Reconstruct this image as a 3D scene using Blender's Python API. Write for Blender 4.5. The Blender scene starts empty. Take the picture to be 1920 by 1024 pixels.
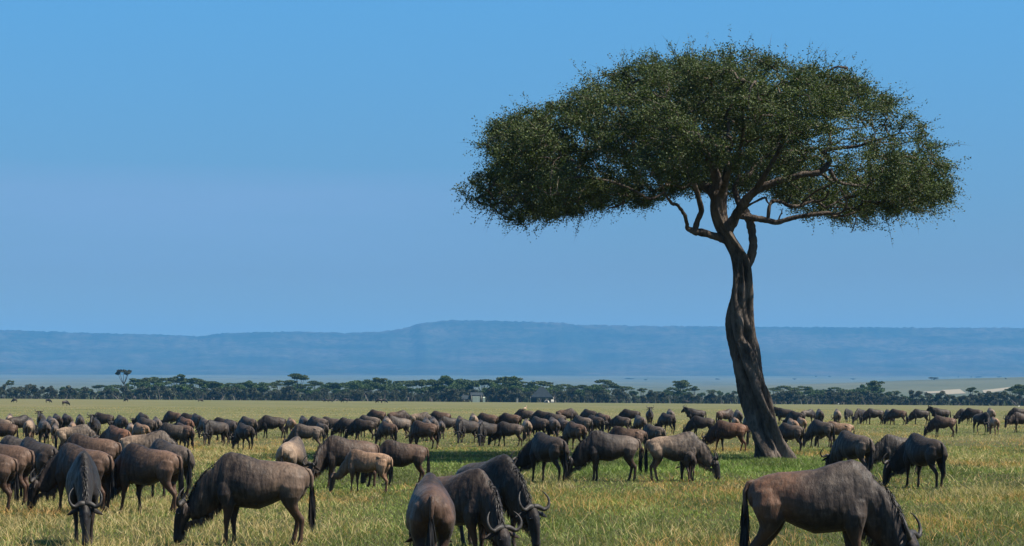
# Wildebeest grazing round a flat-topped acacia on an East African plain, an escarpment in blue haze behind.
SKY_STRENGTH = .056; SKY_TINT = (.585, 1.09, 1.27); SKY_LOW = (.495, .54, .635); SUN_E = 4.5; HAZE_COL = (.12, .49, 1, 1); HAZE_D = .66e-4; EXPOSURE = .88
N_TIPS = 3400; LEAVES_PER = 84; VOX = .013
GRASS_BANDS = [(22, 50, 170000, .012, 1, 3), (50, 95, 190000, .02, 1, 2), (95, 210, 200000, .030, .8, 2), (210, 420, 120000, .06, .8, 1), (24, 55, 26000, .008, 1.3, 2, True), (55, 130, 40000, .014, 1.3, 2, True)]
import bpy, math, random
import numpy as np
from mathutils import Vector, Matrix, noise as mnoise
random.seed(7)
RNG = np.random.default_rng(11)
scn = bpy.context.scene
COL = scn.collection
PI = math.pi
# ------------------------------------------------------------------ camera model (metres; +Y is the view direction)
F, CX, HY, HC = 4267.0, 960.0, 746.0, 2.05       # focal length, centre column, horizon row, camera height
def X_at(px, d): return (px - CX) * d / F
def Z_at(row, d): return HC + (HY - row) * d / F
def sstep(a, b, x):
    t = np.clip((np.asarray(x, float) - a) / (b - a), 0, 1)
    return t * t * (3 - 2 * t)
# ------------------------------------------------------------------ value noise on arrays
_PERM = RNG.random((256, 256))
def vnoise(x, y):
    x = np.asarray(x, float); y = np.asarray(y, float)
    xi = np.floor(x).astype(int); yi = np.floor(y).astype(int)
    fx = x - xi; fy = y - yi
    fx = fx * fx * (3 - 2 * fx); fy = fy * fy * (3 - 2 * fy)
    a = _PERM[xi % 256, yi % 256]; b = _PERM[(xi + 1) % 256, yi % 256]
    c = _PERM[xi % 256, (yi + 1) % 256]; d = _PERM[(xi + 1) % 256, (yi + 1) % 256]
    return (a * (1 - fx) + b * fx) * (1 - fy) + (c * (1 - fx) + d * fx) * fy
def fbm(x, y, o=4):
    s = 0; a = .5; t = 0
    for k in range(o):
        s = s + a * vnoise(x * 2 ** k + 17.3 * k, y * 2 ** k + 9.1 * k); t += a; a *= .5
    return s / t
# ------------------------------------------------------------------ mesh helpers
def mesh_np(name, V, faces, mat=None, smooth=False, colors=None, cname='tint'):
    """faces: (n,3)/(n,4) array, or a list of arrays"""
    me = bpy.data.meshes.new(name)
    if not isinstance(faces, (list, tuple)): faces = [faces]
    faces = [np.asarray(f, dtype=np.int32) for f in faces if len(f)]
    V = np.asarray(V, dtype=np.float32)
    me.vertices.add(len(V)); me.vertices.foreach_set('co', V.ravel())
    loops = np.concatenate([f.ravel() for f in faces])
    sizes = np.concatenate([np.full(len(f), f.shape[1], dtype=np.int32) for f in faces])
    starts = np.concatenate([[0], np.cumsum(sizes)[:-1]]).astype(np.int32)
    me.loops.add(len(loops)); me.loops.foreach_set('vertex_index', loops)
    me.polygons.add(len(sizes)); me.polygons.foreach_set('loop_start', starts)
    if smooth: me.polygons.foreach_set('use_smooth', np.ones(len(sizes), dtype=bool))
    me.update(calc_edges=True)
    if colors is not None:
        a = me.color_attributes.new(cname, 'FLOAT_COLOR', 'POINT')
        a.data.foreach_set('color', np.asarray(colors, dtype=np.float32).ravel())
    if mat: me.materials.append(mat)
    return me
def link(name, me, parent=None, loc=None):
    o = bpy.data.objects.new(name, me); COL.objects.link(o)
    if parent: o.parent = parent
    if loc is not None: o.location = loc
    return o
def empty(name, loc=(0, 0, 0), rz=0):
    o = bpy.data.objects.new(name, None); COL.objects.link(o)
    o.location = loc; o.rotation_euler = (0, 0, rz); o.empty_display_size = .3
    return o
def tag(o, label=None, cat=None, group=None, kind=None):
    if label: o['label'] = label
    if cat: o['category'] = cat
    if group: o['group'] = group
    if kind: o['kind'] = kind
    return o
class Geo:
    def __init__(s): s.V = []; s.T = []; s.Q = []; s.n = 0; s.C = []
    def add(s, V, T=None, Q=None, C=None):
        V = np.asarray(V, float); s.V.append(V)
        if T is not None and len(T): s.T.append(np.asarray(T) + s.n)
        if Q is not None and len(Q): s.Q.append(np.asarray(Q) + s.n)
        if C is not None:
            C = np.asarray(C, float)
            if C.ndim == 1: C = np.tile(C, (len(V), 1))
            s.C.append(C)
        s.n += len(V)
    def mesh(s, name, mat=None, smooth=True, cname='tint'):
        f = []
        if s.T: f.append(np.concatenate(s.T))
        if s.Q: f.append(np.concatenate(s.Q))
        return mesh_np(name, np.concatenate(s.V), f, mat, smooth, np.concatenate(s.C) if s.C else None, cname)
    def tube(s, P, R, n=10, cap=True, C=None, side=None, R2=None, egg=None):
        """P points, R radius in the plane, R2 radius along 'side'"""
        P = np.asarray(P, float); m = len(P); R = np.asarray(R, float)
        R2 = R if R2 is None else np.asarray(R2, float)
        T = np.gradient(P, axis=0); T /= np.linalg.norm(T, axis=1)[:, None] + 1e-9
        if side is None:
            ref = np.array([0.31, .92, .23]) if abs(T[0] @ np.array([0.31, .92, .23])) < .9 else np.array([1., 0, 0])
            S = []; sv = ref - (ref @ T[0]) * T[0]; sv /= np.linalg.norm(sv)
            for k in range(m):
                sv = sv - (sv @ T[k]) * T[k]; sv = sv / (np.linalg.norm(sv) + 1e-9); S.append(sv)
            S = np.array(S)
        else:
            S = np.tile(np.asarray(side, float), (m, 1)); S -= (S * T).sum(1)[:, None] * T; S /= np.linalg.norm(S, axis=1)[:, None] + 1e-9
        N = np.cross(S, T)
        a = np.linspace(0, 2 * PI, n, endpoint=False)
        ca, sa = np.cos(a), np.sin(a)
        wid = np.ones((m, n)) if egg is None else 1 - np.asarray(egg)[:, None] * np.clip(sa, -1, 1)[None]
        V = P[:, None] + (R2[:, None] * ca[None] * wid)[..., None] * S[:, None] + (R[:, None] * sa[None])[..., None] * N[:, None]
        i = np.arange(n); j = (i + 1) % n
        Q = np.concatenate([np.stack([k * n + i, k * n + j, (k + 1) * n + j, (k + 1) * n + i], 1) for k in range(m - 1)])
        V = V.reshape(-1, 3); Tt = None
        if cap:
            V = np.concatenate([V, P[:1], P[-1:]]); b = m * n
            Tt = np.concatenate([np.stack([np.full(n, b), j, i], 1), np.stack([np.full(n, b + 1), (m - 1) * n + i, (m - 1) * n + j], 1)])
        s.add(V, Tt, Q, C)
    def strands(s, root, d, L, w, droop=0.5, seg=3, C=None):
        """hair or blades: root (n,3), direction (n,3), length, width; bends towards -z"""
        n = len(root); L = np.broadcast_to(L, n); w = np.broadcast_to(w, n)
        d = d / (np.linalg.norm(d, axis=1)[:, None] + 1e-9)
        side = np.cross(d, RNG.normal(size=(n, 3))); side /= np.linalg.norm(side, axis=1)[:, None] + 1e-9
        p = root.copy(); dd = d.copy(); rows = []
        for k in range(seg + 1):
            ww = w * (1 - (k / seg) ** 1.5) * .5
            if k < seg: rows.append(p - side * ww[:, None]); rows.append(p + side * ww[:, None])
            else: rows.append(p.copy())
            dd = dd + np.array([0, 0, -droop / seg * 1.6]); dd /= np.linalg.norm(dd, axis=1)[:, None]
            p = p + dd * (L / seg)[:, None]
        K = 2 * seg + 1
        V = np.stack(rows, 1).reshape(-1, 3); b = np.arange(n) * K
        Q = np.concatenate([np.stack([b + 2 * k, b + 2 * k + 1, b + 2 * k + 3, b + 2 * k + 2], 1) for k in range(seg - 1)]) if seg > 1 else None
        T = np.stack([b + 2 * seg - 2, b + 2 * seg - 1, b + 2 * seg], 1)
        if C is not None and np.ndim(C) == 2: C = np.repeat(C, K, 0)
        s.add(V, T, Q, C)
# ------------------------------------------------------------------ material helpers
def new_mat(name):
    m = bpy.data.materials.new(name); m.use_nodes = True
    nt = m.node_tree; nt.nodes.clear()
    out = nt.nodes.new('ShaderNodeOutputMaterial')
    return m, nt, out
def N(nt, t, **kw):
    n = nt.nodes.new(t)
    for k, v in kw.items():
        if k.startswith('i_'): n.inputs[int(k[2:]) if k[2:].isdigit() else k[2:].replace('_', ' ')].default_value = v
        else: setattr(n, k, v)
    return n
def mixc(nt, fac, a, b, bt='MIX'):
    n = nt.nodes.new('ShaderNodeMix'); n.data_type = 'RGBA'; n.blend_type = bt
    for k, v in ((0, fac), (6, a), (7, b)):
        if isinstance(v, bpy.types.NodeSocket): nt.links.new(v, n.inputs[k])
        else: n.inputs[k].default_value = v if k == 0 else tuple(v) + (1,) * (4 - len(v))
    return n.outputs[2]
def math_(nt, op, a, b=0.0, c=0.0, clamp=False):
    n = nt.nodes.new('ShaderNodeMath'); n.operation = op; n.use_clamp = clamp
    for k, v in enumerate((a, b, c)):
        if isinstance(v, bpy.types.NodeSocket): nt.links.new(v, n.inputs[k])
        else: n.inputs[k].default_value = v
    return n.outputs[0]
def mrange(nt, v, a, b, c=0.0, d=1.0):
    n = nt.nodes.new('ShaderNodeMapRange'); nt.links.new(v, n.inputs[0])
    for k, x in zip((1, 2, 3, 4), (a, b, c, d)): n.inputs[k].default_value = x
    return n.outputs[0]
def noise_tex(nt, vec, scale, detail=4, rough=.55, mscale=None):
    if mscale:
        mp = N(nt, 'ShaderNodeMapping'); mp.inputs['Scale'].default_value = mscale; nt.links.new(vec, mp.inputs[0]); vec = mp.outputs[0]
    n = N(nt, 'ShaderNodeTexNoise'); n.inputs['Scale'].default_value = scale; n.inputs['Detail'].default_value = detail
    n.inputs['Roughness'].default_value = rough; nt.links.new(vec, n.inputs['Vector'])
    return n.outputs['Fac']
def principled(nt, out, col, rough=.6, spec=.4, bump=None, bstr=.3, bdist=.01, sheen=0):
    p = N(nt, 'ShaderNodeBsdfPrincipled')
    if isinstance(col, bpy.types.NodeSocket): nt.links.new(col, p.inputs['Base Color'])
    else: p.inputs['Base Color'].default_value = tuple(col) + (1,)
    if isinstance(rough, bpy.types.NodeSocket): nt.links.new(rough, p.inputs['Roughness'])
    else: p.inputs['Roughness'].default_value = rough
    p.inputs['Specular IOR Level'].default_value = spec
    if sheen: p.inputs['Sheen Weight'].default_value = sheen
    if bump is not None:
        b = N(nt, 'ShaderNodeBump'); b.inputs['Strength'].default_value = bstr; b.inputs['Distance'].default_value = bdist
        nt.links.new(bump, b.inputs['Height']); nt.links.new(b.outputs[0], p.inputs['Normal'])
    nt.links.new(p.outputs[0], out.inputs['Surface'])
    return p
# ================================================================== WILDEBEEST
def coat_material():
    m, nt, out = new_mat('wildebeest_coat')
    at = N(nt, 'ShaderNodeAttribute', attribute_name='mask'); sep = N(nt, 'ShaderNodeSeparateColor'); nt.links.new(at.outputs['Color'], sep.inputs[0])
    face, stripe, tan = sep.outputs[0], sep.outputs[1], sep.outputs[2]; leg = at.outputs['Alpha']
    tc = N(nt, 'ShaderNodeTexCoord').outputs['Object']
    oi = N(nt, 'ShaderNodeObjectInfo')
    vec = N(nt, 'ShaderNodeVectorMath', operation='ADD'); nt.links.new(tc, vec.inputs[0])
    off = N(nt, 'ShaderNodeCombineXYZ'); nt.links.new(math_(nt, 'MULTIPLY', oi.outputs['Random'], 37.0), off.inputs[1]); nt.links.new(off.outputs[0], vec.inputs[1])
    v = vec.outputs[0]
    big = noise_tex(nt, v, 2.6, 3)
    col = mixc(nt, mrange(nt, big, .40, .62), (.013, .0125, .0110), (.052, .039, .031))
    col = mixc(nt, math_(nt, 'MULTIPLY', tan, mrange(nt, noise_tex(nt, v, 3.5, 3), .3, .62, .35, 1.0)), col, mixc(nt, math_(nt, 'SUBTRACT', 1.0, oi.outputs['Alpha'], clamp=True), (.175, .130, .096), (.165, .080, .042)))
    # brindle: dark uneven streaks running down the shoulder, neck and ribs
    st = noise_tex(nt, v, 9.0, 4, .6, (1.5, 1.0, .22))
    st2 = noise_tex(nt, v, 24.0, 3, .6, (1.3, 1.0, .22))
    col = mixc(nt, math_(nt, 'MULTIPLY', stripe, .65), col, (.074, .060, .050))
    sfac = math_(nt, 'MULTIPLY', stripe, mrange(nt, st, .47, .56), clamp=True)
    col = mixc(nt, math_(nt, 'MULTIPLY', sfac, .9), col, (.013, .010, .009))
    col = mixc(nt, math_(nt, 'MULTIPLY', mrange(nt, st2, .45, .62), .5), col, (.032, .024, .020))
    dn = noise_tex(nt, v, 14.0, 4)
    col = mixc(nt, math_(nt, 'MULTIPLY', mrange(nt, dn, .53, .70), .42), col, (.15, .12, .092))      # dusty flecks
    col = mixc(nt, math_(nt, 'MULTIPLY', leg, .75), col, (.085, .050, .031))
    col = mixc(nt, 1.0, col, oi.outputs['Color'], 'MULTIPLY')
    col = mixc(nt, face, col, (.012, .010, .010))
    fur = noise_tex(nt, v, 90.0, 3, .6, (1.0, 1.0, .25))
    fur2 = noise_tex(nt, v, 11.0, 3, .5, (1.2, 1, .4))
    h = math_(nt, 'ADD', math_(nt, 'MULTIPLY', fur, .35), math_(nt, 'MULTIPLY', fur2, 1.0))
    principled(nt, out, col, mrange(nt, dn, .3, .7, .44, .66), .28, h, .8, .02, .06)
    return m
def hair_material(name, c1, c2, rough=.5, use_obj=False):
    m, nt, out = new_mat(name)
    tc = N(nt, 'ShaderNodeTexCoord').outputs['Object']
    col = mixc(nt, mrange(nt, noise_tex(nt, tc, 18, 3), .35, .65), c1, c2)
    if use_obj: col = mixc(nt, .7, col, N(nt, 'ShaderNodeObjectInfo').outputs['Color'], 'MULTIPLY')
    principled(nt, out, col, rough, .4)
    return m
def horn_material():
    m, nt, out = new_mat('horn')
    tc = N(nt, 'ShaderNodeTexCoord').outputs['Object']
    n = noise_tex(nt, tc, 30, 4, .6, (1, .4, 1))
    col = mixc(nt, mrange(nt, n, .35, .65), (.016, .014, .013), (.060, .053, .047))
    principled(nt, out, col, .55, .35, n, .6, .006)
    return m
M_COAT = coat_material()
M_MANE = hair_material('mane_hair', (.008, .007, .007), (.020, .017, .015), .55)
M_BEARD = hair_material('beard_hair', (.060, .042, .030), (.150, .105, .070), .6, True)
M_HORN = horn_material()
M_EYE, _nt, _o = new_mat('eye'); principled(_nt, _o, (.006, .005, .005), .12, .6)

TRUNK = np.array([ # x, zc, r_vertical, r_side, egg (narrower towards the top)
    (-.715, .985, .05, .05, 0), (-.69, .975, .12, .10, 0), (-.63, .975, .175, .150, .05), (-.52, .980, .220, .195, .10), (-.36, .975, .262, .225, .12),
    (-.16, .935, .318, .275, .16), (.04, .905, .365, .305, .17), (.20, .937, .385, .285, .18), (.33, .965, .398, .252, .24),
    (.45, .985, .398, .215, .32), (.57, .985, .365, .175, .32), (.68, .950, .285, .15, .2), (.78, .89, .20, .115, .1)])
NECK_GRAZE = np.array([ # x, z, r in plane, r side
    (.50, .98, .28, .16), (.64, .89, .285, .155), (.765, .765, .255, .13), (.88, .625, .205, .110), (.98, .52, .155, .095), (1.07, .48, .115, .085)])
HEAD_GRAZE = np.array([
    (1.10, .625, .05, .05), (1.125, .585, .095, .085), (1.155, .49, .120, .095), (1.19, .38, .108, .080), (1.215, .275, .088, .062), (1.235, .175, .074, .056), (1.245, .10, .070, .062), (1.25, .055, .055, .052), (1.25, .03, .02, .02)])
NECK_UP = np.array([(.50, 1.05, .31, .17), (.64, 1.12, .25, .145), (.77, 1.21, .20, .12), (.88, 1.29, .16, .10), (.96, 1.33, .13, .092)])
HEAD_UP = np.array([
    (.93, 1.42, .05, .05), (.965, 1.41, .095, .085), (1.03, 1.35, .118, .095), (1.105, 1.28, .105, .080), (1.175, 1.205, .088, .062), (1.245, 1.13, .074, .056), (1.30, 1.07, .070, .062), (1.33, 1.04, .052, .05), (1.345, 1.02, .02, .02)])

def leg_front(dx, s, lift=0):
    z = np.array([1.05, .90, .76, .62, .50, .40, .37, .30, .20, .12, .09, .055, .028, 0.0])
    x = np.array([.50, .50, .49, .455, .455, .468, .472, .470, .470, .470, .472, .488, .498, .50])
    y = np.array([.09, .15, .170, .165, .148, .135, .130, .127, .124, .122, .120, .12, .12, .12]) * s
    r = np.array([.07, .13, .135, .105, .066, .050, .050, .036, .031, .036, .038, .032, .036, .040])
    r2 = np.array([.03, .065, .085, .072, .050, .043, .043, .031, .028, .033, .034, .030, .034, .038])
    x = x + dx * (1 - np.clip(z / .85, 0, 1)) ** 0.9
    return np.stack([x, y, z], 1), r, r2
def leg_hind(dx, s):
    z = np.array([1.12, 1.0, .86, .72, .60, .50, .43, .395, .34, .25, .16, .10, .06, .028, 0.0])
    x = np.array([-.46, -.47, -.45, -.43, -.45, -.505, -.56, -.585, -.590, -.580, -.572, -.568, -.552, -.542, -.54])
    y = np.array([.06, .115, .150, .155, .145, .13, .12, .118, .115, .112, .11, .11, .11, .11, .11]) * s
    r = np.array([.07, .18, .205, .160, .098, .064, .055, .055, .044, .035, .034, .040, .034, .037, .040])
    r2 = np.array([.05, .105, .125, .11, .075, .053, .043, .043, .036, .031, .030, .035, .031, .035, .038])
    x = x + dx * (1 - np.clip(z / .85, 0, 1)) ** 0.9
    return np.stack([x, y, z], 1), r, r2
def seg_param(P, A, B):
    d = B - A; t = np.clip(((P - A) @ d) / (d @ d), 0, 1)
    return np.linalg.norm(P - (A + t[:, None] * d), axis=1), t
def chain_dist(P, C):
    best = np.full(len(P), 9.0); tt = np.zeros(len(P))
    for k in range(len(C) - 1):
        dd, t = seg_param(P, C[k], C[k + 1]); m = dd < best
        best[m] = dd[m]; tt[m] = (k + t[m]) / (len(C) - 1)
    return best, tt

def wildebeest_meshes(key, up=False, yaw=0.0, legs=(0, 0, 0, 0), calf=False, vox=.016, slim=1.0, hair=1.0, dip=0.0):
    """returns dict part name -> list of meshes"""
    neck = (NECK_UP if up else NECK_GRAZE).copy(); head = (HEAD_UP if up else HEAD_GRAZE).copy()
    if dip and not up:                       # head a little off the ground
        neck[:, 1] += dip * np.linspace(0, 1, len(neck)) ** 1.2; head[:, 1] += dip; head[:, 0] += dip * .3
    tr = TRUNK.copy()
    if calf:
        tr[:, 2] *= .86; tr[:, 1] += .03; tr[:, 3] *= .84; neck[:, 2] *= .72; neck[:, 3] *= .8; head[:, 2:] *= .88
    tr[:, 3] *= slim
    g = Geo()
    P = np.stack([tr[:, 0], 0 * tr[:, 0], tr[:, 1]], 1)
    # densify the sections
    def dens(A, k=3):
        t = np.arange(len(A)); u = np.linspace(0, len(A) - 1, (len(A) - 1) * k + 1)
        return np.stack([np.interp(u, t, A[:, c]) for c in range(A.shape[1])], 1)
    T = dens(tr)
    V = []; n = 28; a = np.linspace(0, 2 * PI, n, endpoint=False)
    for x, zc, rv, rs, eg in T:
        w = 1 - eg * np.clip(np.sin(a), -1, 1) ** 1
        V.append(np.stack([np.full(n, x), rs * np.cos(a) * w, zc + rv * np.sin(a)], 1))
    V = np.concatenate(V); m = len(T); i = np.arange(n); j = (i + 1) % n
    Q = np.concatenate([np.stack([k * n + j, k * n + i, (k + 1) * n + i, (k + 1) * n + j], 1) for k in range(m - 1)])
    V = np.concatenate([V, [[T[0, 0], 0, T[0, 1]], [T[-1, 0], 0, T[-1, 1]]]]); b = m * n
    Tt = np.concatenate([np.stack([np.full(n, b), i, j], 1), np.stack([np.full(n, b + 1), (m - 1) * n + j, (m - 1) * n + i], 1)])
    g.add(V, Tt, Q)
    for A, nn in ((neck, 22), (head, 20)):
        D = dens(A); g.tube(np.stack([D[:, 0], 0 * D[:, 0], D[:, 1]], 1), D[:, 2], nn, side=(0, 1, 0), R2=D[:, 3])
    for s, fx, hx in ((1, legs[0], legs[2]), (-1, legs[1], legs[3])):
        for fn, dx in ((leg_front, fx), (leg_hind, hx)):
            Pp, r, r2 = fn(dx, s)
            if calf: r = r * .85; r2 = r2 * .85
            D = dens(np.column_stack([Pp, r, r2]), 2)
            g.tube(D[:, :3], D[:, 3], 14, side=(0, 1, 0), R2=D[:, 4])
        # haunch, point of hip and shoulder muscles
        g.tube([(-.26, .135 * s, 1.12), (-.36, .145 * s, 1.10), (-.48, .13 * s, 1.05)], [.025, .045, .03], 12)
        g.tube([(.44, .09 * s, 1.18), (.47, .14 * s, 1.02), (.52, .15 * s, .84)], [.04, .085, .07], 12, side=(0, 1, 0), R2=[.04, .055, .055])
    # brow / nostril swellings
    hp = np.stack([head[:, 0], 0 * head[:, 0], head[:, 1]], 1)
    ax = hp[5] - hp[2]; ax /= np.linalg.norm(ax); fn_ = np.array([-ax[2], 0, ax[0]]) if up else np.array([-ax[2], 0, ax[0]])   # normal out of the face
    if fn_[0] < 0: fn_ = -fn_
    for s in (1, -1):
        e = hp[2] + ax * .03 + fn_ * .06 + np.array([0, .062 * s, 0]); g.tube([e - ax * .04, e, e + ax * .04], [.01, .03, .01], 8)
        e = hp[6] + fn_ * .025 + np.array([0, .035 * s, 0]); g.tube([e - ax * .03, e, e + ax * .03], [.01, .03, .012], 8)
    tmp = link('tmp', g.mesh('tmp'))
    r = tmp.modifiers.new('r', 'REMESH'); r.mode = 'VOXEL'; r.voxel_size = vox
    sm = tmp.modifiers.new('s', 'SMOOTH'); sm.iterations = int(round(3.2 * (.016 / vox) ** 1.2)) + 1; sm.factor = .5
    dg = bpy.context.evaluated_depsgraph_get(); dg.update()
    me = bpy.data.meshes.new_from_object(tmp.evaluated_get(dg))
    bpy.data.objects.remove(tmp)
    nv = len(me.vertices); co = np.empty(nv * 3, np.float32); me.vertices.foreach_get('co', co); co = co.reshape(-1, 3).astype(float)
    me.polygons.foreach_set('use_smooth', np.ones(len(me.polygons), dtype=bool))
    nrm = np.empty(nv * 3, np.float32); me.vertices.foreach_get('normal', nrm); nrm = nrm.reshape(-1, 3)
    fo = (fbm(co[:, 0] * 13 + co[:, 2] * 2.0 + 3, co[:, 2] * 2.6 + co[:, 1] * 3 + 8, 3) - .5) * sstep(.15, .6, co[:, 0]) * sstep(.35, .6, co[:, 2] + (co[:, 0] > .75) * .4)
    ribs = np.sin(co[:, 0] * 42 + co[:, 2] * 5) * sstep(.38, .2, co[:, 0]) * sstep(-.35, -.15, co[:, 0]) * sstep(.7, .85, co[:, 2]) * sstep(1.15, 1.0, co[:, 2])
    mus = (fbm(co[:, 0] * 6, co[:, 2] * 6 + co[:, 1] * 4, 2) - .5) * sstep(.5, .8, co[:, 2])
    co = co + nrm * (fo * .030 + ribs * .0022 + mus * .014)[:, None]
    # colour masks
    dh, th = chain_dist(co, hp)
    dn_, tn = chain_dist(co, np.stack([neck[:, 0], 0 * neck[:, 0], neck[:, 1]], 1))
    dt, _ = chain_dist(co, P)
    faceward = (co - hp[2]) @ fn_
    face = sstep(.17, .12, dh) * np.maximum(sstep(.12, .30, th) * sstep(-.07, .0, faceward), sstep(.68, .8, th))
    if calf: face *= .8
    z = co[:, 2]; x = co[:, 0]
    hoof = sstep(.055, .045, z) * (np.abs(co[:, 1]) > .05) * (x < .9)
    if up: pass
    face = np.maximum(face, hoof)
    stripe = sstep(-.25, .25, x) * sstep(.35, .55, z + (x > .75) * .5) * (1 - face)
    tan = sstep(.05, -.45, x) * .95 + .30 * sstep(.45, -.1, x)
    tan = tan * sstep(.55, 1.0, z)  # real tan of rump and back, with sunlight from above painted into it
    under_ = sstep(.86, .62, z) * sstep(.50, .40, np.abs(x - .05))  # darker belly coat, deepened in colour to stand in for shade underneath
    leg = sstep(.66, .52, z) * (x < .8) * (np.abs(co[:, 1]) > .02)
    body_under = (np.abs(x) < .34) & (z > .5)
    leg = leg * (~body_under)
    if calf: tan = np.clip(tan + .5, 0, 1); stripe *= .35
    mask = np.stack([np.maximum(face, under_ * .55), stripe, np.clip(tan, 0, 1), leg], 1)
    mask[:, 0] = np.maximum(mask[:, 0], .16 * sstep(.12, .62, x) * sstep(.45, .6, z + (x > .75) * .5) * (0.4 if calf else 1))   # darker fore-quarters
    # dark line of the spine and crest
    spine = sstep(.045, .02, np.abs(co[:, 1])) * sstep(.04, .0, np.interp(x, tr[:, 0], tr[:, 1] + tr[:, 2]) - z) * sstep(-.1, .2, x) * sstep(.62, .45, x)
    mask[:, 0] = np.maximum(mask[:, 0], spine * .7)
    def bend(V):
        V = np.array(V, float)
        if yaw == 0: return V
        x0 = .55; t = sstep(x0, 1.1, V[:, 0]) * yaw
        # rotate about the neck base; also keep z
        dx_ = V[:, 0] - x0; y_ = V[:, 1]
        X = x0 + dx_ * np.cos(t) - y_ * np.sin(t); Y = dx_ * np.sin(t) + y_ * np.cos(t)
        k = sstep(.0, .15, dx_); V[:, 0] = V[:, 0] * (1 - k) + X * k; V[:, 1] = V[:, 1] * (1 - k) + Y * k
        return V
    co2 = bend(co); me.vertices.foreach_set('co', co2.astype(np.float32).ravel()); me.update()
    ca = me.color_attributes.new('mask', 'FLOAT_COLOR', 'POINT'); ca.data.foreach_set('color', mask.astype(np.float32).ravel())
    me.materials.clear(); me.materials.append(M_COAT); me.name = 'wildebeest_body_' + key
    R = {'body': [me]}
    def fin(g, name, mat, **kw):
        for k in range(len(g.V)): g.V[k] = bend(g.V[k])
        return g.mesh(name + '_' + key, mat, **kw)
    # horns, ears, eyes in head coordinates: u up the head (away from the muzzle), l sideways, n out of the face
    def H(u, l, n_): return hp[1] - ax * (u + .045) + np.array([0, l, 0]) + fn_ * n_
    horns = []; ears = []; eyes = []
    for s in (1, -1):
        g = Geo()
        if calf:
            pts = [H(.0, .03 * s, .05), H(.05, .05 * s, .055), H(.12, .065 * s, .05), H(.18, .07 * s, .03)]; rr = [.022, .020, .013, .003]
        else:
            pts = [H(.0, .012 * s, .045), H(.0, .07 * s, .058), H(-.02, .12 * s, .065), H(-.045, .170 * s, .07), H(-.030, .220 * s, .085), H(.025, .262 * s, .095), H(.100, .270 * s, .095), H(.175, .240 * s, .080), H(.235, .190 * s, .055)]
            rr = [.044, .044, .036, .030, .026, .022, .017, .011, .003]
        pts = np.array(pts); t = np.arange(len(pts)); u = np.linspace(0, len(pts) - 1, len(pts) * 3)
        # smooth curve
        def cr(c):
            o = []
            for q in u:
                k = min(int(q), len(pts) - 2); f = q - k
                p0 = c[max(k - 1, 0)]; p1 = c[k]; p2 = c[k + 1]; p3 = c[min(k + 2, len(pts) - 1)]
                o.append(.5 * ((2 * p1) + (-p0 + p2) * f + (2 * p0 - 5 * p1 + 4 * p2 - p3) * f * f + (-p0 + 3 * p1 - 3 * p2 + p3) * f ** 3))
            return np.array(o)
        cp = np.stack([cr(pts[:, c]) for c in range(3)], 1)
        g.tube(cp, np.interp(u, t, rr), 10)
        horns.append(fin(g, 'horn', M_HORN))
        g = Geo()
        ep = np.array([H(-.06, .075 * s, .0), H(-.075, .13 * s, -.01), H(-.10, .20 * s, -.02), H(-.125, .26 * s, -.035), H(-.14, .30 * s, -.045)])
        g.tube(ep, [.020, .034, .036, .022, .004], 10, side=fn_, R2=[.016, .014, .012, .008, .003], C=(.45, 0, .2, 0))
        ears.append(fin(g, 'ear', M_COAT, cname='mask'))
        g = Geo(); e = hp[2] + ax * .03 + fn_ * .055 + np.array([0, .088 * s, 0])
        if calf: e[1] *= .9
        a_ = np.linspace(-1, 1, 7); g.tube([e + ax * .018 * q for q in a_], .017 * np.sqrt(np.clip(1 - a_ ** 2, .001, 1)), 8)
        eyes.append(fin(g, 'eye', M_EYE))
    R['horn'] = horns; R['ear'] = ears; R['eye'] = eyes
    # mane: along the crest from withers to poll
    wz = np.interp(.36, tr[:, 0], tr[:, 1] + tr[:, 2])
    ntan = np.gradient(neck[:, :2], axis=0); ntan /= np.linalg.norm(ntan, axis=1)[:, None]
    nn = np.stack([-ntan[:, 1], ntan[:, 0]], 1)
    crest = np.stack([neck[:, 0] + nn[:, 0] * neck[:, 2] * .97, neck[:, 1] + nn[:, 1] * neck[:, 2] * .97], 1)
    crest[0] = (.50, np.interp(.50, tr[:, 0], tr[:, 1] + tr[:, 2]) - .01)
    crest = np.concatenate([[(.22, np.interp(.22, tr[:, 0], tr[:, 1] + tr[:, 2]) - .01), (.36, wz - .01)], crest])
    under = np.stack([neck[:, 0] - nn[:, 0] * neck[:, 2] * .95, neck[:, 1] - nn[:, 1] * neck[:, 2] * .95], 1)
    g = Geo(); k = int((420 if not calf else 160) * hair)
    u = RNG.random(k) ** .85 * (len(crest) - 1); t = np.arange(len(crest))
    root = np.stack([np.interp(u, t, crest[:, 0]), RNG.normal(0, .012, k), np.interp(u, t, crest[:, 1])], 1)
    fr = u / (len(crest) - 1)
    outd = np.stack([np.interp(u, t, np.gradient(crest[:, 1])) * -1 * -0, np.zeros(k), np.ones(k)], 1)
    cd = np.stack([-np.interp(u, t, np.gradient(crest[:, 1])), np.zeros(k), np.interp(u, t, np.gradient(crest[:, 0]))], 1)
    cd /= np.linalg.norm(cd, axis=1)[:, None] + 1e-9
    outd = cd + np.stack([RNG.normal(0, .25, k), RNG.choice([-1, 1], k, p=[.45, .55]) * RNG.uniform(.1, .8, k), RNG.normal(0, .15, k)], 1)
    Lh = (.035 + .105 * sstep(.15, .6, fr)) * RNG.uniform(.7, 1.2, k) * (.45 if calf else 1)
    g.strands(root, outd, Lh, .016 * (1 + (vox > .02) * .5), 1.6, 4)
    R['mane'] = [fin(g, 'mane', M_MANE, smooth=False)]
    # beard: throat to chest, hanging
    g = Geo(); k = int((520 if not calf else 50) * hair)
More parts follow.
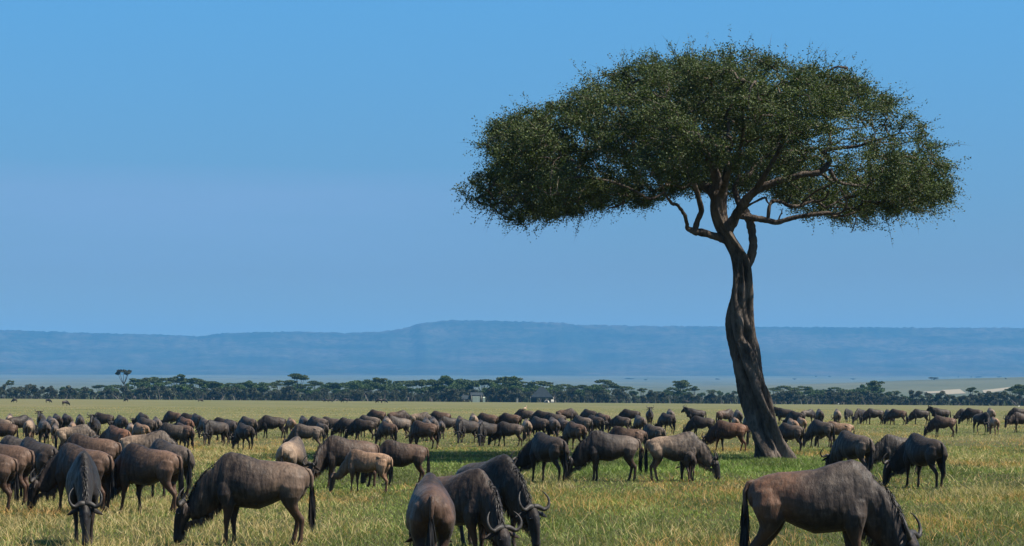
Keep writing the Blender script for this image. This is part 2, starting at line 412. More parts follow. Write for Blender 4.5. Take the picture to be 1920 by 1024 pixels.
    jaw = hp[3] - fn_ * .10; jl = hp[5] - fn_ * .05
    ul = np.concatenate([under[1:], [[jaw[0], jaw[2]], [jl[0], jl[2]]]])
    u = RNG.random(k) * (len(ul) - 1); t = np.arange(len(ul))
    wy = np.interp(u, t, np.concatenate([neck[1:, 3], [.06, .03]])) * .4
    root = np.stack([np.interp(u, t, ul[:, 0]), RNG.normal(0, 1, k) * wy, np.interp(u, t, ul[:, 1])], 1)
    dd = np.stack([RNG.normal(-.35, .25, k), RNG.normal(0, .25, k), np.full(k, -1.0)], 1)
    Lb = RNG.uniform(.05, .15, k) * (.5 if calf else 1); Lb = np.minimum(Lb, np.maximum(root[:, 2] - .02, .03))
    g.strands(root, dd, Lb, .015 * (1 + (vox > .02) * .5), .5, 3)
    R['beard'] = [fin(g, 'beard', M_BEARD, smooth=False)]
    # tail: fleshy dock, then a long black tuft
    g = Geo(); sw = RNG.normal(0, .04)
    tp = np.array([(-.64, 0, 1.125), (-.70, 0, 1.105), (-.738, sw * .2, 1.02), (-.742, sw * .5, .91), (-.738, sw * .8, .79), (-.735, sw, .68)])
    if calf: tp[:, 2] -= .02
    g.tube(tp, [.035, .034, .030, .025, .020, .014], 10, C=(0, 0, 1, 0)); R['tail'] = [g.mesh('tail_' + key, M_COAT, cname='mask')]
    g = Geo(); k = int((240 if not calf else 90) * hair); u = RNG.uniform(2.2, 5, k); t = np.arange(6)
    root = np.stack([np.interp(u, t, tp[:, c]) for c in range(3)], 1) + RNG.normal(0, .008, (k, 3))
    dd = np.stack([RNG.normal(-.02, .10, k), RNG.normal(0, .10, k), -np.ones(k)], 1)
    g.strands(root, dd, RNG.uniform(.34, .56, k) * (.7 if calf else 1), .026, .6, 4)
    R['tail_tuft'] = [g.mesh('tail_tuft_' + key, M_MANE, smooth=False)]
    return R
def wildebeest(R, eyes=True, ears=True):
    root = empty('wildebeest')
    link('body', R['body'][0], root)
    for k in R['horn']: link('horn', k, root)
    if ears:
        for k in R['ear']: link('ear', k, root)
    if eyes:
        for k in R['eye']: link('eye', k, root)
    link('mane', R['mane'][0], root); link('beard', R['beard'][0], root)
    t = link('tail', R['tail'][0], root); link('tail_tuft', R['tail_tuft'][0], t)
    return root
# ================================================================== LIGHT, SKY
SUN_AZ, SUN_EL = math.radians(101), math.radians(54)
sun_dir = Vector((math.sin(SUN_AZ) * math.cos(SUN_EL), math.cos(SUN_AZ) * math.cos(SUN_EL), math.sin(SUN_EL)))
w = bpy.data.worlds.new('World'); scn.world = w; w.use_nodes = True; nt = w.node_tree
bg = nt.nodes['Background']; bg.inputs[1].default_value = SKY_STRENGTH
sky = N(nt, 'ShaderNodeTexSky', sky_type='NISHITA', sun_disc=False)
sky.sun_elevation = SUN_EL; sky.sun_rotation = SUN_AZ; sky.altitude = 1600; sky.air_density = 1.0; sky.dust_density = .3; sky.ozone_density = 3.0
geo = N(nt, 'ShaderNodeNewGeometry'); inc = N(nt, 'ShaderNodeTexCoord').outputs['Generated']
sx = N(nt, 'ShaderNodeSeparateXYZ'); nt.links.new(inc, sx.inputs[0])
# faint veil of high thin cloud low over the hills, towards the left
cn = noise_tex(nt, inc, 6.0, 5, .6, (1.0, 1.0, 6.0))
zn = math_(nt, 'ADD', sx.outputs[2], math_(nt, 'MULTIPLY', math_(nt, 'SUBTRACT', cn, .5), .022))
band = math_(nt, 'MULTIPLY', mrange(nt, zn, .040, .085), mrange(nt, zn, .102, .090), clamp=True)
side_ = mrange(nt, sx.outputs[0], .05, -.07)
cl = math_(nt, 'MULTIPLY', math_(nt, 'MULTIPLY', band, side_, clamp=True), mrange(nt, cn, .30, .55, .6, 1.0), clamp=True)
tint = mixc(nt, 1.0, sky.outputs[0], mixc(nt, mrange(nt, sx.outputs[2], .055, .17), SKY_LOW, SKY_TINT), 'MULTIPLY')
skc = mixc(nt, math_(nt, 'MULTIPLY', cl, .55), tint, (2.5, 3.85, 6.2))
nt.links.new(skc, bg.inputs[0])
L = bpy.data.lights.new('sun', 'SUN'); L.energy = SUN_E; L.angle = math.radians(.5); L.color = (1.0, .92, .80)
so = link('sun', L); so.rotation_euler = sun_dir.to_track_quat('Z', 'Y').to_euler(); so.location = (60, -20, 80)
# ================================================================== TERRAIN
HILL = [(-700, 612), (-300, 614), (0, 617), (60, 619), (150, 622), (300, 626), (385, 629), (405, 624), (480, 621), (560, 620), (640, 623), (720, 620), (765, 613),
        (785, 604), (850, 598), (950, 600), (1050, 603), (1080, 607), (1200, 609), (1400, 611), (1600, 612), (1920, 613), (2600, 614)]
def ground_z(X, Y):
    X = np.asarray(X, float); Y = np.asarray(Y, float)
    Yc = np.maximum(Y, 1.0)
    u = np.clip(X * F / Yc / 1920 + .5, -1.0, 2.0)
    # screen row of the ground at this distance, blended between a flat plain and the gently tilted far plain
    d0 = 950.0
    zt = HC + (HY - (747.5 + 13.5 * u)) * d0 / F
    z = zt * sstep(170, d0, Yc) * np.where(Yc < d0, 1, 1)
    # beyond the tree belt the land drops a little and then climbs slowly to the foot of the escarpment
    rowfar = np.interp(Yc, [950, 1300, 2000, 3200, 5500, 9500], [758, 748, 738, 728, 716, 702])
    hillock = 26 * sstep(.62, 1.05, u) * sstep(1700, 3000, Yc) * sstep(5200, 3600, Yc)
    zfar = HC + (HY - rowfar + hillock * .9 - 4 * u) * Yc / F
    z = z * (1 - sstep(1000, 1500, Yc)) + zfar * sstep(1000, 1500, Yc)
    z = z
    z = z + (fbm(X * .03, Y * .03) - .5) * .12 * sstep(30, 60, Y) * sstep(700, 200, Y)
    return z
def ridge_row(px): return np.interp(px, [a for a, b in HILL], [b for a, b in HILL])
# ground sheet
ys = np.concatenate([np.linspace(-60, 30, 8), np.linspace(33, 200, 90), np.geomspace(204, 9600, 120)])
us = np.linspace(-1.0, 1.0, 121)
Xg = []; Yg = []
for y in ys:
    hw = 70 + max(y, 0) * .62
    Xg.append(us * hw); Yg.append(np.full_like(us, y))
Xg = np.array(Xg); Yg = np.array(Yg); Zg = ground_z(Xg, Yg)
V = np.stack([Xg, Yg, Zg], -1).reshape(-1, 3); W = len(us); Hh = len(ys)
i, j = np.meshgrid(np.arange(Hh - 1), np.arange(W - 1), indexing='ij'); b = (i * W + j).ravel()
Qg = np.stack([b, b + 1, b + W + 1, b + W], 1)
def savanna_material():
    m, nt, out = new_mat('savanna_ground')
    P = N(nt, 'ShaderNodeNewGeometry').outputs['Position']
    xyz = N(nt, 'ShaderNodeSeparateXYZ'); nt.links.new(P, xyz.inputs[0]); Y = xyz.outputs[1]
    n1 = noise_tex(nt, P, .05, 5, .6); n2 = noise_tex(nt, P, .6, 5, .65); n3 = noise_tex(nt, P, 6, 4, .7)
    wide = noise_tex(nt, P, .012, 4, .6, (1, .45, 1))
    c = mixc(nt, mrange(nt, n1, .35, .65), G_GREEN, G_STRAW)
    c = mixc(nt, math_(nt, 'MULTIPLY', mrange(nt, n2, .4, .7), .5), c, G_STRAW2)
    c = mixc(nt, math_(nt, 'MULTIPLY', mrange(nt, n3, .35, .7), .45), c, (.045, .060, .018))
    c = mixc(nt, math_(nt, 'MULTIPLY', mrange(nt, wide, .5, .62), .35), c, (.19, .155, .080))
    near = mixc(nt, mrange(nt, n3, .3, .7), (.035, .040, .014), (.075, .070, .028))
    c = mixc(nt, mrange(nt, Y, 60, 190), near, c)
    # far plain: duller, scattered scrub and pale bare strips
    f1 = noise_tex(nt, P, .0035, 6, .62, (1, .28, 1)); f2 = noise_tex(nt, P, .010, 5, .7, (1, .3, 1))
    fc = mixc(nt, mrange(nt, f1, .35, .65), (.075, .092, .062), (.115, .122, .082))
    fc = mixc(nt, mrange(nt, f2, .56, .66), fc, (.055, .065, .035))
    c = mixc(nt, mrange(nt, Y, 1050, 1500), c, fc)
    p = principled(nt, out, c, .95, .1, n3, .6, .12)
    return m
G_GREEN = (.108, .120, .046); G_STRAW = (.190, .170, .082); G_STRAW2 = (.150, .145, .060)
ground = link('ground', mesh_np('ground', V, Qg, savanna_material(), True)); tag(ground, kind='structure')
# escarpment
def hill_material():
    m, nt, out = new_mat('escarpment')
    P = N(nt, 'ShaderNodeNewGeometry').outputs['Position']
    a = noise_tex(nt, P, .0020, 8, .70, (.8, .3, 7.0)); b_ = noise_tex(nt, P, .022, 7, .75)
    c = mixc(nt, mrange(nt, a, .42, .60), (.034, .044, .022), (.094, .084, .054))
    c = mixc(nt, math_(nt, 'MULTIPLY', mrange(nt, b_, .45, .58), .75), c, (.018, .027, .012))
    principled(nt, out, c, .95, .1)
    return m
px = np.linspace(-750, 2650, 700); rr = np.array([9300, 9500, 9700, 9950, 10200, 10500, 10800, 11100, 11400, 11700, 11950, 12150, 12300, 12400, 12470, 12520, 12600, 12900, 13600, 15000])
prof = np.interp(rr, [9300, 9700, 10500, 11400, 12000, 12350, 12500, 15000], [-.02, .02, .13, .35, .58, .80, .985, 1.0])
Vh = []
for d, pf in zip(rr, prof):
    X = X_at(px, d)
    rdg = ridge_row(px)
    z_top = Z_at(rdg, 12500)
    foot = ground_z(X, np.full_like(X, min(d, 9500)))
    gul = fbm(px * .018 + 3, np.full_like(px, d * .0006) + 5, 5) - .5
    wv = (fbm(px * .006, np.full_like(px, 2.2), 3) - .5) * .5
    pf2 = np.clip(pf + (gul * .24 + wv * .36) * math.sin(PI * min(max(pf, 0), 1)) ** .8 * (pf < .97), -.02, 1)
    z = foot * (1 - pf2) + z_top * pf2
    bump = (fbm(px * .35, np.full_like(px, 1.5), 3) - .5) * 15 * (pf > .9)
    step2 = 0
    Vh.append(np.stack([X, np.full_like(X, d) + 0 * gul, z + bump], 1))
Vh = np.concatenate(Vh); W = len(px); i, j = np.meshgrid(np.arange(len(rr) - 1), np.arange(W - 1), indexing='ij'); b = (i * W + j).ravel()
hills = link('hills', mesh_np('hills', Vh, np.stack([b, b + 1, b + W + 1, b + W], 1), hill_material(), True)); tag(hills, kind='structure')
# ================================================================== HAZE (a closed box of even, thin, bluish air)
hz_top = float(Vh[:, 2].max()) + 25; x1 = 10600
Vb = [(sx_, sy_, sz_) for sx_ in (-x1, x1) for sy_ in (-80, 15200) for sz_ in (-45.0, hz_top)]
Fb = np.array([[0, 1, 3, 2], [4, 6, 7, 5], [0, 4, 5, 1], [2, 3, 7, 6], [0, 2, 6, 4], [1, 5, 7, 3]])
m, nt, out = new_mat('haze')
vp = N(nt, 'ShaderNodeVolumePrincipled'); vp.inputs['Color'].default_value = HAZE_COL; vp.inputs['Density'].default_value = HAZE_D
vp.inputs['Anisotropy'].default_value = 0.0
nt.links.new(vp.outputs[0], out.inputs['Volume'])
haze = link('haze', mesh_np('haze', Vb, Fb, m)); tag(haze, kind='stuff')
# ================================================================== THE ACACIA
TD = 78.0                                           # metres to the tree
def TP(px, row, y=0.0): return np.array([X_at(px, TD), y, Z_at(row, TD)])   # y is depth relative to the trunk
def bark_material():
    m, nt, out = new_mat('acacia_bark')
    tc = N(nt, 'ShaderNodeTexCoord').outputs['Object']
    a = noise_tex(nt, tc, 3.0, 6, .65, (1, 1, .28)); b_ = noise_tex(nt, tc, 16, 5, .65, (1, 1, .22)); c_ = noise_tex(nt, tc, 1.3, 3)
    col = mixc(nt, mrange(nt, a, .36, .62), (.050, .040, .033), (.160, .128, .104))
    col = mixc(nt, math_(nt, 'MULTIPLY', mrange(nt, b_, .5, .68), .7), col, (.030, .023, .019))
    col = mixc(nt, math_(nt, 'MULTIPLY', mrange(nt, c_, .52, .68), .45), col, (.26, .21, .175))
    h = math_(nt, 'ADD', math_(nt, 'MULTIPLY', b_, .5), math_(nt, 'MULTIPLY', a, 1.0))
    principled(nt, out, col, .85, .2, h, 1.0, .14)
    return m
def leaf_material(name, base, rough=.55, trans=.25, attr='tint'):
    m, nt, out = new_mat(name)
    at = N(nt, 'ShaderNodeAttribute', attribute_name=attr).outputs['Color']
    col = mixc(nt, 1.0, at, base, 'MULTIPLY')
    p = N(nt, 'ShaderNodeBsdfPrincipled'); nt.links.new(col, p.inputs['Base Color']); p.inputs['Roughness'].default_value = rough; p.inputs['Specular IOR Level'].default_value = .3
    t = N(nt, 'ShaderNodeBsdfTranslucent'); nt.links.new(mixc(nt, 1.0, col, (1.1, 1.25, .6), 'MULTIPLY'), t.inputs[0])
    mx = N(nt, 'ShaderNodeMixShader'); mx.inputs[0].default_value = trans
    nt.links.new(p.outputs[0], mx.inputs[1]); nt.links.new(t.outputs[0], mx.inputs[2]); nt.links.new(mx.outputs[0], out.inputs['Surface'])
    return m
M_BARK = bark_material(); M_LEAF = leaf_material('acacia_leaf', (1, 1, 1), .65, .22)
tree = empty('acacia_tree', (0, TD, 0)); tree.location = (X_at(1446, TD), TD, 0)
TX = np.array([X_at(1446, TD), 0, 0])
tag(tree, 'tall flat-topped acacia with twisted leaning trunk standing among the grazing herd', 'tree')
# fluted, twisting trunk
TR = np.array([(878, 1450, 84), (866, 1449, 74), (858, 1447, 66), (845, 1444, 60), (825, 1438, 57), (800, 1432, 57), (775, 1426, 55), (750, 1420, 55), (725, 1414, 56), (700, 1408, 57), (675, 1402, 56), (650, 1396, 55),
    (630, 1391, 53), (610, 1388, 52), (590, 1387, 49), (570, 1388, 46), (550, 1390, 43), (530, 1391, 40), (510, 1391, 38), (495, 1390, 37), (480, 1386, 35), (465, 1378, 33), (450, 1369, 31), (435, 1360, 31), (418, 1352, 31), (400, 1347, 32), (382, 1346, 34), (366, 1347, 36), (352, 1349, 30)], float)
ur = np.linspace(0, len(TR) - 1, 330); tt = np.arange(len(TR))
rows_, cxs, wd = (np.interp(ur, tt, TR[:, k]) for k in range(3))
cen = np.stack([X_at(cxs, TD), .10 * np.sin(rows_ * .012), Z_at(rows_, TD)], 1) - TX
k5 = np.ones(9) / 9; cen[4:-4, 0] = np.convolve(cen[:, 0], k5, 'valid')
na = 96; an = np.linspace(0, 2 * PI, na, endpoint=False); Vt = []
for q in range(len(ur)):
    h = cen[q, 2]; r0 = wd[q] / 2 * TD / F * .90
    tw = h * .42
    low = 1 - sstep(3.2, 7.5, h)
    fl = (.13 + .15 * low) * np.cos(3 * (an + tw) + .7 * np.sin(h * .9)) + (.07 + .08 * low) * np.cos(7 * (an + tw * 1.3) + 1.3 * math.sin(h * .7) + .6) - (.10 + .08 * low) * np.abs(np.cos(2.5 * (an + tw * .9) + .4 * math.sin(h * 1.1)))**6
    fl = fl + .10 * (fbm(np.cos(an) * 1.6 + 7 + h * .8, np.sin(an) * 1.6 + h * 1.1, 4) - .5) * 2
    fl = fl + .20 * (fbm(np.cos(an + tw) * 4.2 + 20, np.sin(an + tw) * 4.2 + h * .55 + 9, 4) - .5) - .10 * np.abs(fbm(np.cos(an + tw) * 7 + 3, np.sin(an + tw) * 7 + h * .5, 2) - .5)
    root = .32 * (1 - sstep(0, .9, h)) * np.clip(np.cos(5 * an + 1.0), -.3, 1)
    hol = 0
    for (hh, aa, sa, sh, dp) in ((4.15, -1.35, .42, .30, .42), (5.6, -1.9, .28, .38, .25), (6.55, -1.15, .20, .42, .22), (2.1, -.9, .25, .5, .25), (1.3, -1.9, .2, .6, .2), (3.3, -.75, .2, .42, .25)):
        da = (an - (aa % (2 * PI)) + PI) % (2 * PI) - PI
        hol = hol - dp * np.exp(-(da / sa) ** 2 - ((h - hh) / sh) ** 2) + dp * .35 * np.exp(-((np.abs(da) - sa * 1.7) / (sa * .6)) ** 2 - ((h - hh) / (sh * 1.3)) ** 2)
    r = r0 * (1 + fl * .95 + root + hol * 1.35)
    Vt.append(np.stack([cen[q, 0] + r * np.cos(an), cen[q, 1] + r * np.sin(an), np.full(na, h)], 1))
Vt = np.concatenate(Vt); i = np.arange(na); j = (i + 1) % na
Qt = np.concatenate([np.stack([k * na + i, k * na + j, (k + 1) * na + j, (k + 1) * na + i], 1) for k in range(len(ur) - 1)])
link('trunk', mesh_np('acacia_trunk', Vt, Qt, M_BARK, True), tree)
# main limbs, traced (px, row, depth, width px)
LIMBS = [
 [(1388, 500, 0, 26), (1404, 490, -.1, 22), (1410, 470, -.15, 18), (1411, 450, -.15, 17), (1408, 430, -.1, 18), (1404, 412, 0, 18), (1397, 396, .2, 16), (1390, 380, .5, 14), (1384, 350, 1.0, 12), (1395, 310, 1.7, 9), (1400, 260, 2.4, 6), (1410, 200, 3.0, 4)],
 [(1364, 450, 0, 22), (1345, 445, -.1, 17), (1322, 439, -.3, 16), (1300, 436, -.5, 15), (1286, 428, -.6, 9), (1283, 412, -.8, 8), (1270, 394, -1.2, 7), (1250, 388, -1.7, 6), (1236, 370, -2.3, 5), (1215, 345, -3.0, 4), (1190, 320, -3.6, 3)],
 [(1300, 437, -.5, 13), (1306, 415, -.5, 12), (1312, 398, -.6, 12), (1306, 375, -.9, 11), (1296, 350, -1.3, 10), (1275, 320, -1.9, 8), (1250, 280, -2.4, 6), (1220, 230, -2.6, 4), (1200, 180, -2.6, 3)],
 [(1347, 375, 0, 28), (1330, 350, .4, 20), (1300, 325, .9, 16), (1260, 300, 1.5, 13), (1210, 280, 2.0, 11), (1150, 265, 2.3, 9), (1090, 262, 2.5, 7), (1030, 250, 2.4, 5), (970, 235, 2.0, 4), (910, 215, 1.4, 3)],
 [(1346, 370, 0, 28), (1342, 335, -.3, 20), (1325, 300, -.8, 15), (1290, 255, -1.6, 12), (1250, 205, -2.3, 9), (1210, 150, -2.5, 6), (1180, 110, -2.3, 3)],
 [(1348, 365, 0, 26), (1362, 330, .2, 18), (1368, 290, .4, 14), (1362, 240, .2, 11), (1345, 185, -.1, 8), (1330, 130, -.2, 5), (1312, 95, 0, 3)],
 [(1360, 440, 0, 24), (1374, 415, -.2, 22), (1388, 388, -.5, 19), (1412, 362, -.8, 17), (1445, 348, -1.0, 15), (1490, 336, -1.2, 13), (1530, 328, -1.3, 13), (1546, 308, -1.3, 11), (1550, 293, -1.3, 10), (1575, 286, -1.4, 8), (1612, 283, -1.6, 7), (1650, 270, -1.8, 6), (1700, 255, -1.8, 4), (1750, 250, -1.6, 3)],
 [(1372, 405, 0, 12), (1400, 408, -.2, 13), (1430, 413, -.3, 13), (1455, 418, -.4, 11), (1480, 411, -.5, 10), (1515, 405, -.6, 9), (1545, 402, -.6, 8), (1565, 407, -.6, 6), (1590, 404, -.6, 5), (1630, 385, -.5, 4), (1690, 370, -.3, 3)],
 [(1438, 413, -.3, 8), (1442, 385, -.3, 8), (1455, 378, -.2, 8), (1478, 385, -.1, 8), (1500, 386, 0, 7), (1530, 378, .1, 6), (1552, 390, 0, 5), (1575, 372, .2, 4), (1620, 350, .5, 3)],
 [(1546, 325, -1.3, 10), (1560, 345, -1.1, 7), (1590, 352, -.9, 6), (1640, 350, -.6, 5), (1700, 345, -.3, 4), (1755, 350, 0, 3)],
 [(1412, 362, -.8, 13), (1440, 310, -1.6, 10), (1475, 255, -2.4, 8), (1520, 200, -3.0, 6), (1560, 150, -2.8, 4), (1590, 120, -2.2, 3)],
 [(1395, 340, 1.0, 11), (1430, 300, 1.8, 10), (1490, 250, 2.8, 8), (1560, 220, 3.6, 6), (1640, 200, 3.8, 4), (1690, 200, 3.4, 3)],
 [(1335, 360, .3, 15), (1320, 340, 1.4, 11), (1310, 300, 3.0, 8), (1320, 240, 4.6, 6), (1330, 190, 5.6, 4), (1330, 160, 6.4, 3)],
 [(1350, 370, -.2, 15), (1355, 340, -1.6, 11), (1370, 300, -3.0, 8), (1370, 250, -4.6, 6), (1355, 200, -5.8, 4), (1350, 180, -6.6, 3)],
 [(1236, 372, -2.3, 5), (1210, 385, -2.6, 5), (1180, 372, -3.0, 5), (1130, 355, -3.3, 5), (1080, 350, -3.2, 4), (1020, 360, -2.6, 4), (960, 375, -1.8, 3), (900, 385, -1, 2)],
 [(1500, 386, 0, 4), (1512, 372, -.3, 4), (1532, 358, -.6, 4), (1548, 352, -.9, 4)],
 [(1530, 378, .1, 4), (1545, 374, -.2, 4), (1549, 360, -.6, 4), (1546, 340, -1.0, 4)],
 [(1545, 402, -.6, 5), (1566, 404, -.8, 5), (1578, 395, -1.0, 5), (1576, 375, -1.1, 5), (1562, 352, -1.1, 4)],
 [(1474, 386, -.1, 5), (1480, 372, -.2, 3), (1484, 362, -.3, 2)],
 [(1456, 417, -.4, 4), (1462, 402, -.4, 3), (1466, 392, -.4, 2)],
 [(1600, 407, -.6, 3), (1598, 425, -.6, 2.5), (1590, 440, -.5, 2)],
 [(1383, 408, -.2, 6), (1400, 388, -.6, 5), (1428, 376, -.9, 5), (1440, 388, -.6, 5)],
 [(1165, 392, -2.2, 3), (1155, 395, -2.2, 4), (1133, 403, -2.2, 3)],
]
def densify(P, k=6):
    P = np.asarray(P, float); n = len(P); o = []
    for q in np.linspace(0, n - 1, (n - 1) * k + 1):
        i0 = min(int(q), n - 2); f = q - i0; p0 = P[max(i0 - 1, 0)]; p1 = P[i0]; p2 = P[i0 + 1]; p3 = P[min(i0 + 2, n - 1)]
        o.append(.5 * ((2 * p1) + (-p0 + p2) * f + (2 * p0 - 5 * p1 + 4 * p2 - p3) * f * f + (-p0 + 3 * p1 - 3 * p2 + p3) * f ** 3))
    return np.array(o)
nodes = []
for L_ in LIMBS:
    L_ = [((1330 + (a - 1330) * .93, b + (300 - b) * .15, y, w_) if b < 300 else (a, b, y, w_)) for a, b, y, w_ in L_]
    A = np.array([list(TP(a, b, y) - TX) + [wd_ * .5 * TD / F] for a, b, y, wd_ in L_]); D = densify(A, 6)
    D[:, :3] += (np.stack([fbm(np.arange(len(D)) * .35 + 31 * len(nodes) * .01, np.full(len(D), s_), 3) for s_ in (1., 5., 9.)], 1) - .5) * .16 * np.linspace(0, 1, len(D))[:, None]
    rr_ = .9 * np.maximum(D[:, 3] * np.interp(np.linspace(0, 1, len(D)), [0, .7, 1], [1, 1, .4]), .011) * (1 + .22 * (fbm(np.arange(len(D)) * .8, np.full(len(D), len(nodes) * .1)) - .5) * 2)
    g = Geo(); g.tube(D[:, :3], rr_, 12); link('limb', g.mesh('acacia_limb', M_BARK), tree)
    for p in D[3:]: nodes.append(p[:3])
# crown envelope (px column -> rows)
TOPR = [(862, 222), (880, 205), (905, 198), (940, 190), (970, 185), (1010, 165), (1050, 142), (1090, 128), (1130, 112), (1170, 97), (1220, 95), (1270, 96), (1320, 92), (1370, 96), (1420, 102), (1480, 108), (1540, 114), (1590, 118), (1610, 140), (1650, 160), (1690, 185), (1720, 212), (1755, 245), (1780, 275), (1790, 300)]
BOTR = [(862, 388), (890, 405), (930, 412), (980, 405), (1030, 398), (1080, 388), (1140, 380), (1190, 378), (1240, 372), (1290, 350), (1340, 330), (1400, 350), (1460, 345), (1500, 360), (1540, 395), (1580, 415), (1620, 420), (1680, 412), (1740, 405), (1790, 408)]
sq_ = lambda a: 1330 + (a - 1330) * (.905 if a < 1330 else .945)
TOPR = [(sq_(a), b + 22) for a, b in TOPR]; BOTR = [(sq_(a), b - (14 if a > 1500 else 0)) for a, b in BOTR]
tx, ty_ = zip(*TOPR); bx, by_ = zip(*BOTR)
def env_ok(P):
    pxs = CX + (P[:, 0]) * F / TD; row = HY - (P[:, 2] - HC) * F / TD
    t = np.interp(pxs, tx, ty_) + (fbm(pxs * .022 + P[:, 1] * .35, P[:, 1] * .3 + 4, 3) - .45) * 58; b = np.interp(pxs, bx, by_) + (fbm(pxs * .03 + P[:, 1] * .3 + 50, P[:, 1] * .3 + 9, 3) - .5) * 50
    e = np.clip((pxs - 1326) / 442, -1, 1); Ry = 7.6 * np.sqrt(np.maximum(1 - e * e, 0)) ** .8 + .5
    q = np.clip(np.abs(P[:, 1]) / Ry, 0, 1.5)
    th = b - t; t2 = t + th * (.50 * q ** 2.2); b2 = b - th * (.10 * q ** 2)
    ok = (row > t2) & (row < b2) & (q < 1)
    # notches in the outline
    ok &= ~((pxs < 935) & (row > 262) & (row < 335) & (pxs < 935 - np.abs(row - 300) * .8))
    ok &= ~((pxs > 1748) & (row > 300) & (row < 345))
    shell = (row - t2) / np.maximum(th, 1)
    f_top = np.exp(-(row - t2) / 62.0)
    edge = np.clip(np.maximum(q, np.abs(e)) - .55, 0, 1) / .45
    low = np.exp(-(b2 - row) / 55.0) * .5
    keep = .20 + .8 * f_top + .7 * edge + low
    return ok, keep
cand = np.stack([RNG.uniform(X_at(860, TD), X_at(1794, TD), 60000), RNG.uniform(-8.4, 8.4, 60000), RNG.uniform(Z_at(420, TD), Z_at(88, TD), 60000)], 1)
ok, keep = env_ok(cand)
cl_ = fbm(cand[:, 0] * .55 + cand[:, 2] * .9 + 40, cand[:, 1] * .55 + cand[:, 2] * .7 + 12, 3)
pxs = CX + cand[:, 0] * F / TD; row = HY - (cand[:, 2] - HC) * F / TD
thin = 1 - .75 * sstep(350, 385, row) * ((pxs > 1250) & (pxs < 1530)) - .5 * ((pxs > 1540) & (pxs < 1740) & (row > 215) & (row < 330)) 
front = 1 - .88 * ((cand[:, 1] < .2) & (row > 290) & (row < 425) & (pxs > 1385) & (pxs < 1590)) - .5 * ((cand[:, 1] < -.6) & (row > 335) & (pxs > 1230) & (pxs < 1385)) - .45 * ((pxs > 1560) & (pxs < 1720) & (row > 200) & (row < 300))
sel = ok & (RNG.random(len(cand)) < keep * front * sstep(.45, .55, cl_) * thin)
tips = (cand - TX)[sel][:N_TIPS]
# order: closest to the existing wood first, each tip grows from the nearest wood
nodes = np.array(nodes); par_n = len(nodes)
cap = par_n + len(tips) * 8; NB = np.zeros((cap, 3)); NB[:par_n] = nodes; cnt = par_n; parent = np.full(cap, -1)
d0_ = np.array([np.min(np.sum((nodes - t) ** 2, 1)) for t in tips]); order = np.argsort(d0_)
endn = []
for q in order:
    t = tips[q]; dv = NB[:cnt] - t; dd = np.sum(dv * dv * np.array([1, 1, 1.5]), 1) + .35 * np.maximum(dv[:, 2], 0)
    k = int(np.argmin(dd)); p = NB[k]; dist = math.sqrt(np.sum((p - t) ** 2)); m_ = max(2, min(7, int(dist / .38) + 1))
    bow = RNG.normal(0, .10, 3) * dist + np.array([0, 0, .10 * dist])
    pr = k
    for s_ in range(1, m_ + 1):
        f = s_ / m_; NB[cnt] = p + (t - p) * f + bow * math.sin(PI * f) + RNG.normal(0, .025, 3) * (s_ < m_); parent[cnt] = pr; pr = cnt; cnt += 1
    endn.append(pr)
weight = np.zeros(cnt)
for e in endn: weight[e] += 1
for k in range(cnt - 1, par_n - 1, -1):
    if parent[k] >= 0: weight[parent[k]] += weight[k]
rad = .0095 * np.maximum(weight, 1) ** .45
ks = np.arange(par_n, cnt); A_ = NB[parent[ks]]; B_ = NB[ks]; ra = np.minimum(rad[np.maximum(parent[ks], 0)], rad[ks] * 1.5); ra = np.where(parent[ks] < par_n, rad[ks] * 1.3, ra); rb = rad[ks]
T_ = B_ - A_; T_ /= np.linalg.norm(T_, axis=1)[:, None] + 1e-9; S_ = np.cross(T_, np.array([.3, .2, 1.])); S_ /= np.linalg.norm(S_, axis=1)[:, None] + 1e-9; U_ = np.cross(T_, S_)
ring = [(math.cos(a), math.sin(a)) for a in (0, PI * 2 / 3, PI * 4 / 3)]
Vw = np.stack([A_ + ra[:, None] * (c * S_ + s * U_) for c, s in ring] + [B_ + rb[:, None] * (c * S_ + s * U_) for c, s in ring], 1).reshape(-1, 3)
b = np.arange(len(ks)) * 6; Qw = np.concatenate([np.stack([b + i_, b + (i_ + 1) % 3, b + 3 + (i_ + 1) % 3, b + 3 + i_], 1) for i_ in range(3)])
link('twigs', mesh_np('acacia_twigs', Vw, Qw, M_BARK, True), tree)
# leaves: small sprays along the outer twigs
def leaf_quads(C_, size, aspect=.5, col=None, up=.0):
    n = len(C_); size = np.broadcast_to(size, n)
    a = RNG.normal(size=(n, 3)); a[:, 2] *= .8; a /= np.linalg.norm(a, axis=1)[:, None]
    b_ = np.cross(a, RNG.normal(size=(n, 3)) + np.array([0, 0, up])); b_ /= np.linalg.norm(b_, axis=1)[:, None]
    s1 = (size * .5)[:, None]; s2 = s1 * aspect
    V_ = np.stack([C_ - a * s1, C_ + b_ * s2, C_ + a * s1, C_ - b_ * s2], 1).reshape(-1, 3)
    return V_, np.arange(n * 4).reshape(n, 4), np.repeat(col, 4, 0)
per = LEAVES_PER; tipP = NB[endn]; npt = len(tipP)
bright = RNG.uniform(.75, 1.25, npt)
cc = np.repeat(tipP, per, 0); rs_ = RNG.normal(size=cc.shape) * np.array([.20, .20, .12]) 
cc = cc + rs_
ks2 = ks[weight[ks] <= 2.5]; alongc = NB[RNG.choice(ks2, int(npt * per * .45))] + RNG.normal(size=(int(npt * per * .45), 3)) * .085
br = np.concatenate([np.repeat(bright, per), RNG.uniform(.8, 1.2, len(alongc))]); cc = np.concatenate([cc, alongc])
lf = RNG.random(len(cc))
base_ = np.array([.042, .060, .022]) * (1 - lf[:, None]) + np.array([.090, .118, .036]) * lf[:, None]
